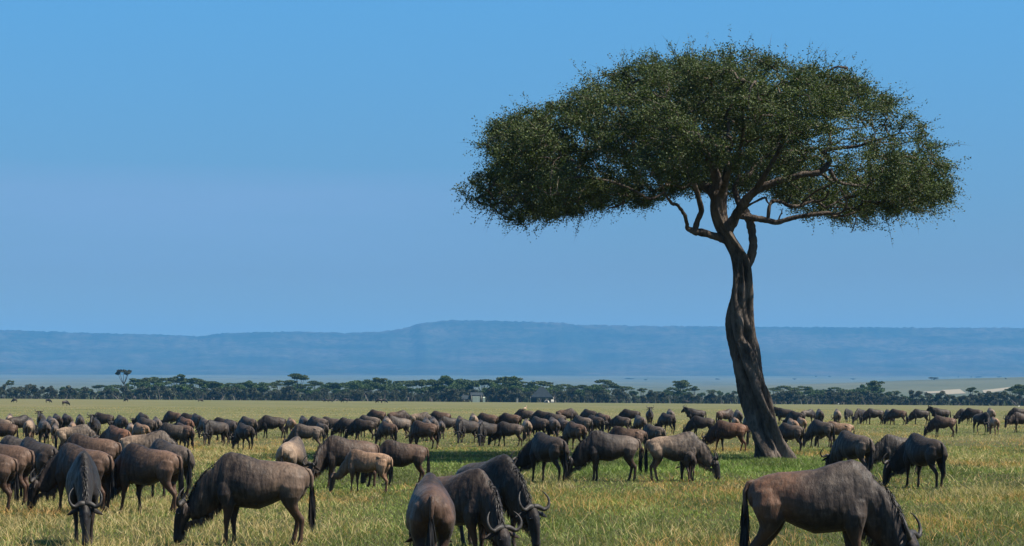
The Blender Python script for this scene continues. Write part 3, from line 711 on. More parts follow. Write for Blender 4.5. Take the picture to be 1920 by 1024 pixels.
oldl = RNG.random(len(cc)) < .06; base_[oldl] = (.085, .075, .035)
colr = np.concatenate([base_ * (br * RNG.uniform(.55, 1.55, len(cc)))[:, None], np.ones((len(cc), 1))], 1)
# straggling sprays beyond the outline
edge_i = RNG.choice(npt, 3000); ctr = np.array([X_at(1330, TD), 0, Z_at(280, TD)]) - TX
dirs = (tipP[edge_i] - ctr) * np.array([1 / 8.5, 1 / 8.5, 1 / 3.2]); far_ = np.linalg.norm(dirs, axis=1) > .80
sp = tipP[edge_i][far_][:1300]; dr = dirs[far_][:1300]; dr /= np.linalg.norm(dr, axis=1)[:, None]; dr += RNG.normal(0, .4, dr.shape)
g = Geo(); g.strands(sp, dr, RNG.uniform(.4, 1.3, len(sp)), .018, RNG.uniform(-.1, .3), 4); link('outer_twigs', g.mesh('acacia_outer_twigs', M_BARK), tree)
dr /= np.linalg.norm(dr, axis=1)[:, None]; q_ = np.repeat(np.arange(len(sp)), 24); f_ = RNG.uniform(.1, .9, len(q_))
ex = sp[q_] + dr[q_] * (f_ * .95)[:, None] + RNG.normal(0, .04, (len(q_), 3)) - np.array([0, 0, .05])
V1, Q1, C1 = leaf_quads(cc, RNG.uniform(.055, .105, len(cc)), .5, colr)
V2, Q2, C2 = leaf_quads(ex, RNG.uniform(.05, .09, len(ex)), .5, colr[:len(ex)])
link('crown', mesh_np('acacia_crown', np.concatenate([V1, V2]), np.concatenate([Q1, Q2 + len(V1)]), M_LEAF, False, np.concatenate([C1, C2])), tree)
# ================================================================== DISTANT TREE BELT
M_FLEAF = leaf_material('distant_leaf', (1, 1, 1), .7, .15); M_FBARK, nt, out = new_mat('distant_bark'); principled(nt, out, (.075, .060, .050), .9, .1)
def belt_tree(kind, seed):
    """unit scale: 9 m tall; returns trunk mesh, crown mesh"""
    r = np.random.default_rng(seed); g = Geo(); Cs = []; Hh_ = 9.0
    nb = {'flat': 7, 'round': 9, 'tall': 6, 'bush': 9}[kind]
    if kind == 'bush': base_h = .5
    else: base_h = {'flat': 2.6, 'round': 2.2, 'tall': 4.2}[kind]
    lean = r.normal(0, .4)
    if kind != 'bush':
        for st_ in range(2 if kind == 'tall' else 1):
            lx = (st_ * 2 - .5) * 1.1 if kind == 'tall' else lean
            g.tube([(0, 0, -.2), (lx * .3, 0, base_h * .5), (lx, r.normal(0, .2), base_h)], [.26, .2, .16], 6)
    for k in range(nb):
        a = 2 * PI * k / nb + r.uniform(-.4, .4); rr_ = {'flat': 3.4, 'round': 2.5, 'tall': 2.6, 'bush': 2.3}[kind] * r.uniform(.25, 1)
        zt = {'flat': 7.9 - .09 * rr_ ** 2 + r.uniform(-1.1, .3), 'round': 6.9 - .22 * rr_ ** 2 + r.uniform(-1.9, .6), 'tall': 8.3 - .08 * rr_ ** 2 + r.uniform(-.8, .2), 'bush': r.uniform(2.2, 6.4) - .1 * rr_ ** 2}[kind]
        ex_ = np.array([lean + rr_ * math.cos(a), rr_ * math.sin(a), zt])
        st0 = np.array([lean, 0, base_h]) if kind != 'bush' else np.array([r.normal(0, .5), r.normal(0, .5), -.2])
        g.tube([st0, st0 * .45 + ex_ * .55 + np.array([0, 0, -.35]), ex_], [.13, .09, .03], 5)
        n = {'flat': 230, 'round': 230, 'tall': 170, 'bush': 200}[kind]
        rx, rz = {'flat': (1.7, .42), 'round': (1.5, .75), 'tall': (1.2, .38), 'bush': (1.35, 1.0)}[kind]
        rx *= r.uniform(.75, 1.25)
        v = r.normal(size=(n, 3)); v /= np.linalg.norm(v, axis=1)[:, None]; v *= (r.random(n) ** .45)[:, None]
        c = ex_ + v * np.array([rx, rx, rz]); cb = r.uniform(.7, 1.3); Cs.append(np.column_stack([c, np.full(n, cb)]))
    Cs = np.concatenate(Cs); tone = {'flat': (.058, .080, .026), 'round': (.054, .086, .022), 'tall': (.054, .060, .034), 'bush': (.068, .074, .042)}[kind]
    col_ = np.array(tone)[None] * Cs[:, 3:4] * r.uniform(.7, 1.35, (len(Cs), 1)); col_ = np.column_stack([col_, np.ones(len(Cs))])
    V_, Q_, C_ = leaf_quads(Cs[:, :3], r.uniform(.35, .75, len(Cs)), .7, col_)
    return g.mesh('belt_trunk', M_FBARK), mesh_np('belt_crown', V_, Q_, M_FLEAF, False, C_)
PROTO = {k: [belt_tree(k, 100 + 7 * q + 31 * len(k)) for q in range(n_)] for k, n_ in (('flat', 4), ('round', 3), ('tall', 2), ('bush', 3))}
def base_row(px): return 747.5 + 13.5 * px / 1920
def far_tree(kind, px, top, d, wscale=1.0, label=None, group='acacias in the distant tree belt', name='acacia_tree', base=None, rz=None):
    tr_, cr_ = PROTO[kind][RNG.integers(len(PROTO[kind]))]
    X = X_at(px, d); z = float(ground_z(X, d)); h = Z_at(top, d) - z; s = h / {'flat': 8.2, 'round': 7.9, 'tall': 8.6, 'bush': 6.9}[kind]
    o = empty(name, (X, d, z), RNG.uniform(0, 6.28) if rz is None else rz); o.scale = (s * wscale, s * wscale, s)
    link('trunk', tr_, o); link('crown', cr_, o); tag(o, label, 'tree' if name == 'acacia_tree' else 'bush', group)
    return o
TOPL = [(0, 733), (60, 731), (100, 729), (120, 722), (160, 722), (200, 720), (240, 716), (260, 709), (290, 706), (330, 706), (370, 711), (420, 713), (480, 712), (520, 714), (560, 713), (600, 713), (650, 712), (700, 708), (740, 710), (790, 714), (830, 706), (870, 706), (900, 712), (960, 705), (1000, 712), (1050, 718), (1100, 720), (1130, 714), (1180, 727), (1230, 729), (1280, 717), (1320, 731), (1370, 733), (1420, 731), (1460, 724), (1500, 721), (1550, 724), (1590, 725), (1630, 716), (1670, 729), (1720, 737), (1780, 737), (1820, 737), (1870, 733), (1905, 724), (1960, 722)]
lx_, lt_ = zip(*TOPL)
far_tree('flat', 18, 713, 960, .55, 'lone dark umbrella acacia at the far left of the distant tree belt', None)
far_tree('tall', 232, 692, 1010, .72, 'tallest acacia of the distant belt, its thin crown against the blue hills', None)
far_tree('flat', 560, 701, 980, .85, 'spreading umbrella acacia rising above the belt left of the middle', None)
far_tree('flat', 335, 702, 985, .8, 'broad flat dark acacia crown topping the belt on the left', None)
far_tree('round', 838, 702, 990, .9, 'round green acacia crown rising above the belt left of the pale tent', None)
far_tree('round', 958, 703, 985, .95, 'tall leafy green acacia between the two camp tents in the distant belt', None)
far_tree('flat', 1135, 711, 985, .95, 'wide flat pale green acacia in the belt left of the trunk', None)
far_tree('flat', 1278, 714, 985, .9, 'flat topped acacia in the belt just left of the big trunk', None)
far_tree('flat', 1640, 715, 960, .85, 'tallest flat acacia in the belt right of the big trunk', None)
far_tree('flat', 1822, 727, 945, .75, 'small umbrella acacia before the pale strip of bare ground', None)
far_tree('flat', 1912, 722, 930, .95, 'pale stemmed acacia at the far right end of the distant belt', None)
pxq = -60.0; kq = 0
while pxq < 1990:
    t = np.interp(pxq, lx_, lt_); d = RNG.uniform(955, 1090); kind = RNG.choice(['flat', 'round', 'flat', 'round'])
    far_tree(kind, pxq, t + RNG.uniform(-1, 7), d, RNG.uniform(.85, 1.25) * (.75 if t > 726 else 1), 'dark green acacia crowded into the distant tree belt below the hills')
    if RNG.random() < .9: far_tree('round', pxq + RNG.uniform(-8, 8), t + RNG.uniform(8, 18), RNG.uniform(945, 985), RNG.uniform(1.0, 1.5), 'dark green acacia crowded into the distant tree belt below the hills')
    pxq += RNG.uniform(12, 20)
pxq = -60.0
while pxq < 1990:
    d = RNG.uniform(925, 950); b_ = base_row(pxq)
    far_tree('bush', pxq, b_ - RNG.uniform(13, 28), d, RNG.uniform(.8, 1.3), 'low grey-green bush along the foot of the distant tree belt', 'bushes along the foot of the tree belt', 'bush')
    pxq += RNG.uniform(10, 17)
# grey thicket of bare stems under the crowns
n = 26000; d = RNG.uniform(935, 1080, n); px_ = RNG.uniform(-80, 2000, n); X = X_at(px_, d); z0 = ground_z(X, d); hh = (np.interp(px_, lx_, lt_) * -1 + base_row(px_)) * d / F
root = np.stack([X, d, z0 - .2], 1); dd = np.stack([RNG.normal(0, .45, n), RNG.normal(0, .45, n), np.ones(n)], 1)
tone_ = RNG.uniform(.7, 1.4, n)[:, None] * np.where(RNG.random(n)[:, None] < .5, np.array([[.072, .063, .054]]), np.array([[.044, .060, .024]]))
g = Geo(); g.strands(root, dd, hh * RNG.uniform(.2, .6, n), RNG.uniform(.3, .7, n), .15, 2, np.column_stack([tone_, np.ones(n)]))
thick = link('thicket', g.mesh('thicket', M_FLEAF, False)); tag(thick, 'grey thicket of stems and scrub filling the distant tree belt', 'scrub', kind='stuff')
# scattered bushes on the far plain
for (px_, row_, wpx) in ((1530, 701, 5), (1600, 712, 10), (1752, 712, 22), (1775, 716, 8), (1782, 717, 5), (1834, 708, 16), (1821, 708, 4), (1797, 702, 4), (1873, 705, 9), (1886, 711, 4), (1000, 716, 6), (1180, 711, 20), (1210, 713, 8), (1345, 712, 12), (1490, 712, 9), (1555, 707, 6)):
    ds = np.linspace(1400, 9000, 500); X = X_at(px_, ds); rw = HY - (ground_z(X, ds) - HC) * F / ds; kk = int(np.argmin(np.abs(rw - row_))); d = float(ds[kk])
    tr_, cr_ = PROTO['bush'][RNG.integers(3)]
    X = X_at(px_, d); o = empty('bush', (X, d, float(ground_z(X, d))), RNG.uniform(0, 6)); s = wpx * d / F / 6.5; o.scale = (s * 1.2, s, min(s, 1.1) * .55)
    link('crown', cr_, o); link('trunk', tr_, o); tag(o, 'hazy dark clump of bush out on the far plain beyond the trees', 'bush', 'bush clumps on the far plain')
# ================================================================== CAMP
def cloth(name, c1, c2, rough=.85):
    m, nt, out = new_mat(name); tc = N(nt, 'ShaderNodeTexCoord').outputs['Object']
    principled(nt, out, mixc(nt, mrange(nt, noise_tex(nt, tc, 1.6, 4), .35, .65), c1, c2), rough, .2); return m
M_CANVAS = cloth('pale_canvas', (.36, .42, .33), (.46, .51, .42)); M_FLY = cloth('dark_fly', (.028, .036, .040), (.045, .058, .062)); M_CREAM = cloth('cream_canvas', (.36, .34, .28), (.44, .41, .34)); M_SLATE = cloth('slate_canvas', (.016, .024, .030), (.028, .040, .048))
def prism(name, parent, x0, x1, y0, y1, z0, ze, zr, mat, over=0):
    """ridge tent body: walls to eave ze, ridge zr"""
    ym = (y0 + y1) / 2; x0 -= over; x1 += over; y0 -= over; y1 += over
    V_ = [(x0, y0, z0), (x1, y0, z0), (x1, y1, z0), (x0, y1, z0), (x0, y0, ze), (x1, y0, ze), (x1, y1, ze), (x0, y1, ze), (x0 + .1, ym, zr), (x1 - .1, ym, zr)]
    me = bpy.data.meshes.new(name); me.from_pydata(V_, [], [(3, 2, 1, 0), (0, 1, 5, 4), (1, 2, 6, 9, 5), (2, 3, 7, 6), (3, 0, 4, 8, 7), (4, 5, 9, 8), (6, 7, 8, 9)]); me.materials.append(mat); return link(name, me, parent)
def camp(name, px, d, label, cat):
    X = X_at(px, d); o = empty(name, (X, d, float(ground_z(X, d)))); tag(o, label, cat); return o
t1 = camp('tent', 894, 905, 'pale green canvas tent with a dark fly at the edge of the tree belt', 'tent')
prism('canvas_wall', t1, -1.7, 1.2, -1.6, 1.6, 0, 2.2, 2.7, M_CANVAS)
prism('fly_sheet', t1, -2.4, 2.3, -1.3, 2.0, 2.35, 2.75, 3.9, M_FLY, .15)
prism('porch', t1, 2.4, 3.3, -.6, 1.4, 0, 1.7, 2.1, M_CANVAS)
g = Geo(); g.tube([(-2.2, -1.9, 0), (-2.0, -1.6, 2.6)], [.07, .07], 6); link('pole', g.mesh('pole', M_CREAM), t1)
g = Geo(); g.tube([(2.1, -1.9, 0), (1.95, -1.6, 2.6)], [.07, .07], 6); link('pole', g.mesh('pole', M_CREAM), t1)
prism('awning', t1, -6.0, -2.6, -1.2, 1.2, 1.0, 1.3, 2.8, M_FLY)
t2 = camp('mess_tent', 1016, 915, 'large mess tent with dark slate pyramid roof under the acacias', 'tent')
me = bpy.data.meshes.new('roof'); a_ = 4.4
me.from_pydata([(-a_, -3, 2.3), (a_, -3, 2.3), (a_, 3, 2.3), (-a_, 3, 2.3), (-.8, 0, 6.3), (.8, 0, 6.3), (-a_, -3, 1.9), (a_, -3, 1.9), (a_, 3, 1.9), (-a_, 3, 1.9)], [], [(0, 1, 5, 4), (1, 2, 5), (2, 3, 4, 5), (3, 0, 4), (6, 7, 1, 0), (7, 8, 2, 1), (8, 9, 3, 2), (9, 6, 0, 3)]); me.materials.append(M_SLATE); link('roof', me, t2)
for x_ in (-4.6, -1.6, 1.6, 4.6):
    for y_ in (-2.6, 2.6):
        g = Geo(); g.tube([(x_, y_, -.1), (x_, y_, 2.3)], [.08, .08], 6); link('pole', g.mesh('pole', M_CREAM), t2)
prism('side_wall', t2, -4.4, -2.2, -1, 2.2, 0, 1.9, 2.0, M_FLY)
t3 = camp('dome_tent', 1025, 893, 'small cream dome tent in front of the slate roofed mess tent', 'tent')
g = Geo(); th_ = np.linspace(0, PI / 2, 9); 
for k_ in range(1): g.tube([(0, 0, 1.1 * math.sin(q)) for q in th_], [1.1 * math.cos(q) + .01 for q in th_], 16)
link('shell', g.mesh('shell', M_CREAM), t3); prism('doorway', t3, -.5, .5, -1.62, -1.2, 0, .8, 1.0, M_FLY)
t4 = camp('shower_tent', 970, 897, 'narrow upright cream shower tent between the two larger tents', 'tent')
prism('canvas_wall', t4, -.35, .35, -.35, .35, 0, 1.5, 1.75, M_CREAM); prism('top', t4, -.38, .38, -.38, .38, 1.76, 1.8, 1.95, M_FLY)
t5 = camp('pup_tent', 1036, 896, 'little cream ridge tent right of the dome tent', 'tent')
prism('canvas', t5, -.6, .6, -.9, .9, 0, .5, 1.3, M_CREAM); prism('groundsheet', t5, -.7, .7, -1, 1, -.02, .03, .04, M_FLY)
# pale strips of bare ground beyond the belt on the right
mb = cloth('bare_earth', (.24, .21, .15), (.31, .27, .19))
for pts in ([(1730, 735), (1772, 733), (1776, 736), (1745, 738)], [(1765, 732), (1800, 730), (1812, 738), (1775, 740)], [(1842, 732), (1896, 726), (1885, 732), (1845, 738)]):
    vs_ = []
    for (px_, row_) in pts:
        ds = np.linspace(1250, 4000, 800); X = X_at(px_, ds); rw = HY - (ground_z(X, ds) - HC) * F / ds; kk = int(np.argmin(np.abs(rw - row_))); vs_.append((float(X[kk]), float(ds[kk])))
    nn_ = 10; Vp = []
    for a_ in range(nn_ + 1):
        for c_ in range(nn_ + 1):
            u, v = a_ / nn_, c_ / nn_; x = (vs_[0][0] * (1 - u) + vs_[1][0] * u) * (1 - v) + (vs_[3][0] * (1 - u) + vs_[2][0] * u) * v; y = (vs_[0][1] * (1 - u) + vs_[1][1] * u) * (1 - v) + (vs_[3][1] * (1 - u) + vs_[2][1] * u) * v
            Vp.append((x, y, float(ground_z(x, y)) + .25))
    Qp = [[a_ * (nn_ + 1) + c_, (a_ + 1) * (nn_ + 1) + c_, (a_ + 1) * (nn_ + 1) + c_ + 1, a_ * (nn_ + 1) + c_ + 1] for a_ in range(nn_) for c_ in range(nn_)]
    tag(link('dirt_ground', mesh_np('bare_ground', Vp, np.array(Qp), mb)), kind='structure')
# ================================================================== GRASS
def gauss(X, Y, px, d, sx_, sy_): return np.exp(-((X - X_at(px, d)) / sx_) ** 2 - ((Y - d) / sy_) ** 2)
def straw_amount(X, Y):
    s = sstep(.44, .60, fbm(X * .16 + 5, Y * .055 + 3, 4)) * .80 + .11
    s = s - .9 * gauss(X, Y, 1400, 70, 7.5, 9) - .35 * gauss(X, Y, 1180, 66, 5, 6) - .35 * gauss(X, Y, 640, 40, 3, 4) - .3 * gauss(X, Y, 950, 55, 4, 5)
    s = s + .85 * gauss(X, Y, 1860, 72, 5.5, 11) + .55 * gauss(X, Y, 420, 90, 9, 12) + .35 * gauss(X, Y, 1080, 44, 2.5, 4) + .3 * gauss(X, Y, 1750, 38, 2, 2.5) + .35 * gauss(X, Y, 560, 37, 2, 2)
    return np.clip(s + .25 * sstep(90, 200, Y), 0, 1)
def lush(X, Y): return np.clip(gauss(X, Y, 1400, 70, 7.5, 9) + .5 * gauss(X, Y, 1180, 66, 5, 6), 0, 1)
M_GRASS = leaf_material('grass_blade', (1, 1, 1), .65, .3)
def grass_band(y0, y1, count, wid, hsc, seg, straw=False):
    # density uniform over the visible wedge
    n_t = max(1, count // 9)
    Yt = np.sqrt(RNG.uniform(y0 ** 2, y1 ** 2, n_t)); Xt = RNG.uniform(-1, 1, n_t) * (Yt * .262 + 2.0)
    X = np.repeat(Xt, 9) + RNG.normal(0, .10 * (1 + Yt.repeat(9) / 120), n_t * 9); Y = np.repeat(Yt, 9) + RNG.normal(0, .12, n_t * 9)
    lone = RNG.random(len(X)) < .3; k = lone.sum(); Y[lone] = np.sqrt(RNG.uniform(y0 ** 2, y1 ** 2, k)); X[lone] = RNG.uniform(-1, 1, k) * (Y[lone] * .262 + 2.0)
    s = straw_amount(X, Y); lu = lush(X, Y)
    patch = fbm(X * .9 + 11, Y * .5 + 2, 3)                       # short grazed hollows
    r = RNG.random(len(X))
    if straw: keep = r < s * 1.0 * sstep(.36, .58, patch); 
    else: keep = r < (.62 + .5 * patch)
    X, Y, s, lu, patch = X[keep], Y[keep], s[keep], lu[keep], patch[keep]; n = len(X)
    z = ground_z(X, Y)
    isst = RNG.random(n) < (1.0 if straw else s * .45)
    tone = RNG.random(n)[:, None]
    green = np.array([.085, .125, .024]) * (1 - tone) + np.array([.300, .345, .100]) * tone
    green = green * (1 - .4 * lu[:, None]) + np.array([.130, .230, .036]) * .4 * lu[:, None]
    pc = fbm(X * .5 + 3, Y * .25 + 8, 3)[:, None]
    green = green * (.25 + 1.45 * pc)
    strawc = np.array([.400, .270, .105]) * (1 - tone) + np.array([.740, .590, .290]) * tone
    rust = (fbm(X * .35 + 9, Y * .2, 2) > .55)[:, None]; strawc = np.where(rust, strawc * np.array([1.0, .78, .62]), strawc)
    c = np.where(isst[:, None], strawc, green); c = np.column_stack([c, np.ones(n)])
    h = np.where(isst, RNG.uniform(.09, .23, n), RNG.uniform(.045, .130, n)) * hsc * (.62 + .8 * patch) * (1 + .55 * lu)
    if straw: h = h * 1.25
    root = np.stack([X, Y, z - .01], 1); dd = np.stack([RNG.normal(0, .42, n), RNG.normal(0, .42, n), np.ones(n)], 1)
    g = Geo(); g.strands(root, dd, h, wid * RNG.uniform(.7, 1.3, n) * np.where(isst, .7, 1.0), .45, seg, c)
    return g
gg = Geo()
for args in GRASS_BANDS:
    g = grass_band(*args)
    base = gg.n
    for V_ in g.V: gg.V.append(V_)
    for T_ in g.T: gg.T.append(T_ + base)
    for Q_ in g.Q: gg.Q.append(Q_ + base)
    gg.C += g.C; gg.n += g.n
grass = link('grass', gg.mesh('grass', M_GRASS, False)); tag(grass, 'short green grass mixed with dry straw coloured tufts across the plain', 'grass', kind='stuff')
# ================================================================== THE HERD
PROTOS = {
 'a': wildebeest_meshes('a', legs=(.05, -.05, -.02, .12), vox=VOX),
 'b': wildebeest_meshes('b', legs=(-.10, .10, .10, -.06), yaw=.12, dip=.05, vox=VOX),
 'l': wildebeest_meshes('l', legs=(.12, -.02, -.05, .08), yaw=.62, vox=VOX),
 'r': wildebeest_meshes('r', legs=(-.04, .10, .09, -.04), yaw=-.62, dip=.03, vox=VOX),
 'w': wildebeest_meshes('w', legs=(.17, -.12, -.12, .16), yaw=-.08, dip=.02, vox=VOX),
 'f': wildebeest_meshes('f', legs=(-.06, .10, .08, -.10), yaw=-.30, dip=-.08, vox=VOX),
 'h': wildebeest_meshes('h', legs=(.14, -.10, -.10, .14), yaw=.25, dip=.30, vox=VOX),
 'u': wildebeest_meshes('u', up=True, legs=(.03, -.03, .04, -.02), vox=VOX),
 'v': wildebeest_meshes('v', up=True, yaw=-.7, legs=(.10, -.05, -.06, .08), vox=VOX),
 'c': wildebeest_meshes('c', calf=True, legs=(.06, -.06, -.04, .10), vox=VOX * 1.1),
 'd': wildebeest_meshes('d', calf=True, yaw=.4, legs=(-.06, .06, .08, -.06), dip=.12, vox=VOX * 1.1),
}
TONE = {'n': (.80, .78, .78), 'k': (.40, .37, .355), 'm': (.62, .46, .38), 'y': (1.12, .98, .88), 'b': (.92, .74, .64), 'r': (1.25, .82, .62), 'p': (2.0, 1.85, 1.65), 't': (2.1, 1.7, 1.35), 'g': (1.05, 1.05, 1.05)}
TWORD = {'n': 'brown-grey', 'k': 'near-black', 'm': 'mahogany', 'b': 'dark brown', 'r': 'reddish brown', 'p': 'pale grey', 't': 'tan', 'g': 'slate grey'}
FT, FF = [756, 765, 777, 785, 792, 800, 808, 820, 830, 848, 890], [768, 794, 815, 829, 840, 865, 892, 930, 955, 1018, 1075]
# px, top row, feet row (None = not visible), heading, pose, tone, scale hint or label
HERD = [
 # ---- far row, left of the trunk
 (18,774,None,95,'a','p'),(34,777,None,35,'b','k'),(4,782,None,165,'a','p'),(7,788,None,176,'a','b'),(55,783,None,95,'b','p'),
 (78,773,None,272,'u','n'),(83,784,None,112,'a','n'),(97,779,None,150,'w','g'),(103,792,828,100,'c','n'),(107,774,None,150,'b','k'),
 (126,774,None,122,'a','k'),(150,776,None,105,'r','k'),(136,788,826,98,'c','t'),(178,781,None,272,'u','k'),(195,772,None,165,'a','k'),
 (228,777,None,150,'b','k'),(246,790,830,105,'d','p'),(265,790,832,158,'c','t'),(276,781,None,160,'a','n'),(268,772,None,150,'b','k'),
 (294,780,None,150,'a','g'),(326,770,None,170,'w','b'),(357,773,None,165,'a','k'),(370,774,None,150,'b','k'),(348,780,None,158,'a','r'),
 (384,783,815,148,'w','n'),(327,792,None,165,'a','g'),(345,792,None,160,'b','b'),(407,785,829,225,'l','k'),(431,784,826,140,'a','k'),
 (422,781,None,170,'b','k'),(460,792,838,150,'a','k'),(466,779,None,150,'b','n'),(513,777,817,183,'b','k'),(546,781,815,108,'d','t'),
 (570,778,None,142,'a','k'),(578,793,842,172,'c','g'),(597,779,None,162,'a','n'),(604,790,822,128,'c','n'),(622,780,816,165,'w','n'),
 (655,782,816,172,'a','n'),(693,777,None,172,'a','g'),(683,783,820,176,'a','k'),(708,768,None,172,'a','b'),(745,769,None,12,'a','b'),
 (726,779,None,100,'b','p'),(749,779,None,205,'a','g'),(728,788,829,160,'w','b'),(787,772,803,4,'w','p'),(797,787,836,168,'r','b'),
 (800,781,None,100,'b','n'),(813,780,None,95,'a','n'),(828,787,818,98,'c','n'),(827,770,None,170,'a','b'),(843,780,812,205,'a','k'),
 (864,779,814,102,'b','b'),(879,783,825,222,'l','k'),(888,774,None,100,'a','p'),(903,786,823,100,'w','n'),(915,773,None,172,'a','b'),
 (918,788,830,222,'l','k'),(957,788,830,174,'w','n'),(958,773,None,172,'b','b'),(986,767,None,175,'a','n'),(988,784,819,96,'a','p'),
 (1013,779,820,155,'b','n'),(1019,769,None,175,'a','k'),(1042,773,None,165,'w','n'),(1060,766,None,5,'a','b'),(1038,780,None,104,'a','n'),
 (1057,782,820,112,'b','n'),(1080,788,838,125,'a','b'),(1093,778,None,158,'a','g'),(1106,767,None,150,'b','k'),(1117,777,None,150,'a','k'),
 (1131,773,810,150,'w','b'),(1183,767,None,165,'a','k'),(1167,779,810,160,'b','n'),(1200,777,None,108,'a','n'),(1178,797,None,172,'c','b'),
 (1218,767,None,270,'u','n'),(1252,773,810,158,'a','k'),(1227,793,840,150,'r','g'),(1257,767,None,95,'a','g'),(1306,766,None,182,'v','k'),
 (1318,779,816,170,'a','k'),(1370,786,840,172,'w','r'),(1359,767,None,28,'a','b'),(1384,768,None,100,'b','n'),(1379,781,808,100,'c','t'),
 (1404,778,None,100,'a','k'),
 # ---- right of the trunk
 (1472,765,None,170,'u','k'),(1494,770,None,150,'b','k'),(1514,767,790,22,'a','n'),(1503,781,812,100,'c','t'),(1486,782,None,98,'c','t'),
 (1484,791,840,160,'a','n'),(1537,767,None,95,'a','k'),(1570,767,None,86,'b','p'),(1591,766,789,236,'l','k'),(1542,785,833,155,'w','n'),
 (1574,787,None,172,'c','t'),(1615,766,793,228,'a','k'),(1641,766,794,183,'a','k'),(1667,768,794,108,'b','g'),(1684,767,795,172,'w','b'),
 (1727,767,794,182,'a','k'),(1765,765,None,182,'v','k'),(1771,779,816,176,'a','b'),(1811,766,790,185,'b','k'),(1826,765,None,168,'a','k'),
 (1840,773,808,302,'r','k'),(1858,765,795,95,'a','p'),(1865,781,812,95,'c','t'),(1912,764,None,182,'a','k'),(1918,773,808,188,'b','b'),
 # ---- middle ground
 (45,816,None,150,'a','g','light grey back just showing behind the two dark wildebeest at the left edge'),
 (6,822,None,160,'a','b','dark brown wildebeest cut by the left edge, second from the front there'),
 (-27,838,947,165,'a','b','nearest wildebeest at the left edge, only its brown rump and tan tail in view'),
 (72,819,None,130,'a','k','near-black wildebeest with a pale tan tail, second row at the far left'),
 (138,795,None,8,'a','p','pale grey wildebeest facing right with a brindled neck, middle of the left crowd'),
 (222,798,862,162,'b','r','reddish brown wildebeest facing left beside the pale right-facing one'),
 (272,807,None,2,'a','p','light grey humpbacked wildebeest facing right behind the big dark left-facing one'),
 (175,812,None,170,'a','b','dark brown wildebeest with tan rump, its back between the pale one and the face-on one'),
 (160,830,948,146,'l','b','brown wildebeest with head down in the grass left of the face-on black one'),
 (320,822,925,132,'a','n','dark wildebeest with pale tail at the right end of the left crowd'),
 (283,830,950,150,'w','b','large dark wildebeest facing left, nearest at the right side of the left crowd'),
 (156,843,1004,280,'a','k','black-necked wildebeest walking straight at the camera with horned head lowered'),
 (547,817,905,78,'a','p','pale rumped wildebeest seen from behind above the big left-facing one'),
 (657,815,905,188,'l','b','dark brown bull with brindled neck grazing beside a tan youngster'),
 (692,839,915,160,'c','t','tan half-grown wildebeest grazing against the dark brown bull'),
 (757,827,893,176,'a','b','short-backed chestnut wildebeest facing left, just right of the tan youngster'),
 (1030,809,895,124,'l','k','black wildebeest with wide upturned horns grazing left of the pale-bearded one'),
 (1149,806,893,180,'a','n','brown wildebeest with pale tan beard facing left, left of the trunk in mid field'),
 (1262,808,893,0,'a','p','pale brown wildebeest facing right with a dark calf before it'),
 (1290,838,893,100,'c','k','small dark calf standing against the pale right-facing wildebeest'),
 (1603,806,888,122,'a','n','black fronted wildebeest with tan rump behind the big foreground one at right'),
 (1690,814,877,180,'b','g','slate grey wildebeest facing left, half hidden by a black one'),
 (1735,811,905,114,'l','k','black wildebeest with curved horns and pale muzzle right of the slate grey one'),
]
FORE = [ # px, d, scale, z offset, heading, pose, tone, label
 (491, 31.5, .94, 0, 181, 'a', 'y', 'large brown-grey wildebeest side on facing left, nose in the foreground grass'),
 (808, 24.6, .89, 0, 91, 'a', 'm', 'reddish brown wildebeest seen from behind, tail to one side, nearest centre'),
 (850, 28.2, .86, 0, 318, 'f', 'b', 'grey-brown wildebeest facing right, middle animal of the central foreground trio'),
 (912, 31.2, .93, 0, 308, 'a', 'k', 'rear animal of the central trio, black hump behind and upturned horn at right'),
 (1520, 25.4, .985, 0, -6, 'f', 'x', 'biggest wildebeest, nearest at lower right, rusty rump and curved horn'),
]
def place(px, d, s, h, pose, tone, label, group='wildebeest grazing across the plain', zo=0, eyes=True):
    X = X_at(px, d); o = wildebeest(PROTOS[pose], eyes=eyes); o.location = (X, d, float(ground_z(X, d)) + zo)
    o.rotation_euler.z = math.radians(h + RNG.uniform(-3, 3) - (RNG.uniform(16, 38) if d > 62 and 140 <= h <= 164 else (RNG.uniform(0, 22) if d > 62 and 164 < h <= 178 else 0))); o.scale = (s, s * (RNG.uniform(.97, 1.06) if h != 280 else .84), s)
    al = .15 if tone == 'x' else (.9 if tone in 'br' else 1.0); t = np.array((1.1, 1.02, .98) if tone == 'x' else TONE[tone]) * RNG.uniform(.9, 1.1)
    for c in o.children:
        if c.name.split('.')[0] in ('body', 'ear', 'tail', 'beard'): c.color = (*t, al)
    tag(o, label, 'wildebeest', group); return o
def pose_word(p, h):
    h = h % 360
    if p in 'uv': a = 'with head raised'
    elif p in 'cd': a = 'half-grown'
    else: a = 'grazing'
    if 75 <= h <= 115: v = 'seen from behind'
    elif 115 < h < 164: v = 'angled away to the left'
    elif 164 <= h <= 198: v = 'side on facing left'
    elif 198 < h < 262: v = 'turned towards camera'
    elif 262 <= h <= 285: v = 'facing the camera'
    elif h > 285 or h < 20: v = 'facing right'
    else: v = 'angled away to the right'
    return a, v
ZONES = [(0, 'at the left edge'), (62, 'behind the pale right-facing one'), (215, 'beyond the left crowd'), (395, 'above the big left-facing one'), (540, 'left of the dark bull'),
         (640, 'behind the dark bull'), (775, 'above the central trio'), (960, 'behind the wide-horned black one'), (1085, 'above the tan-bearded one'), (1215, 'left of the acacia trunk'), (1330, 'beside the acacia trunk'),
         (1450, 'just right of the trunk'), (1555, 'above the tan-rumped one at right'), (1655, 'right of the slate grey one'), (1795, 'at the far right')]
jobs = []
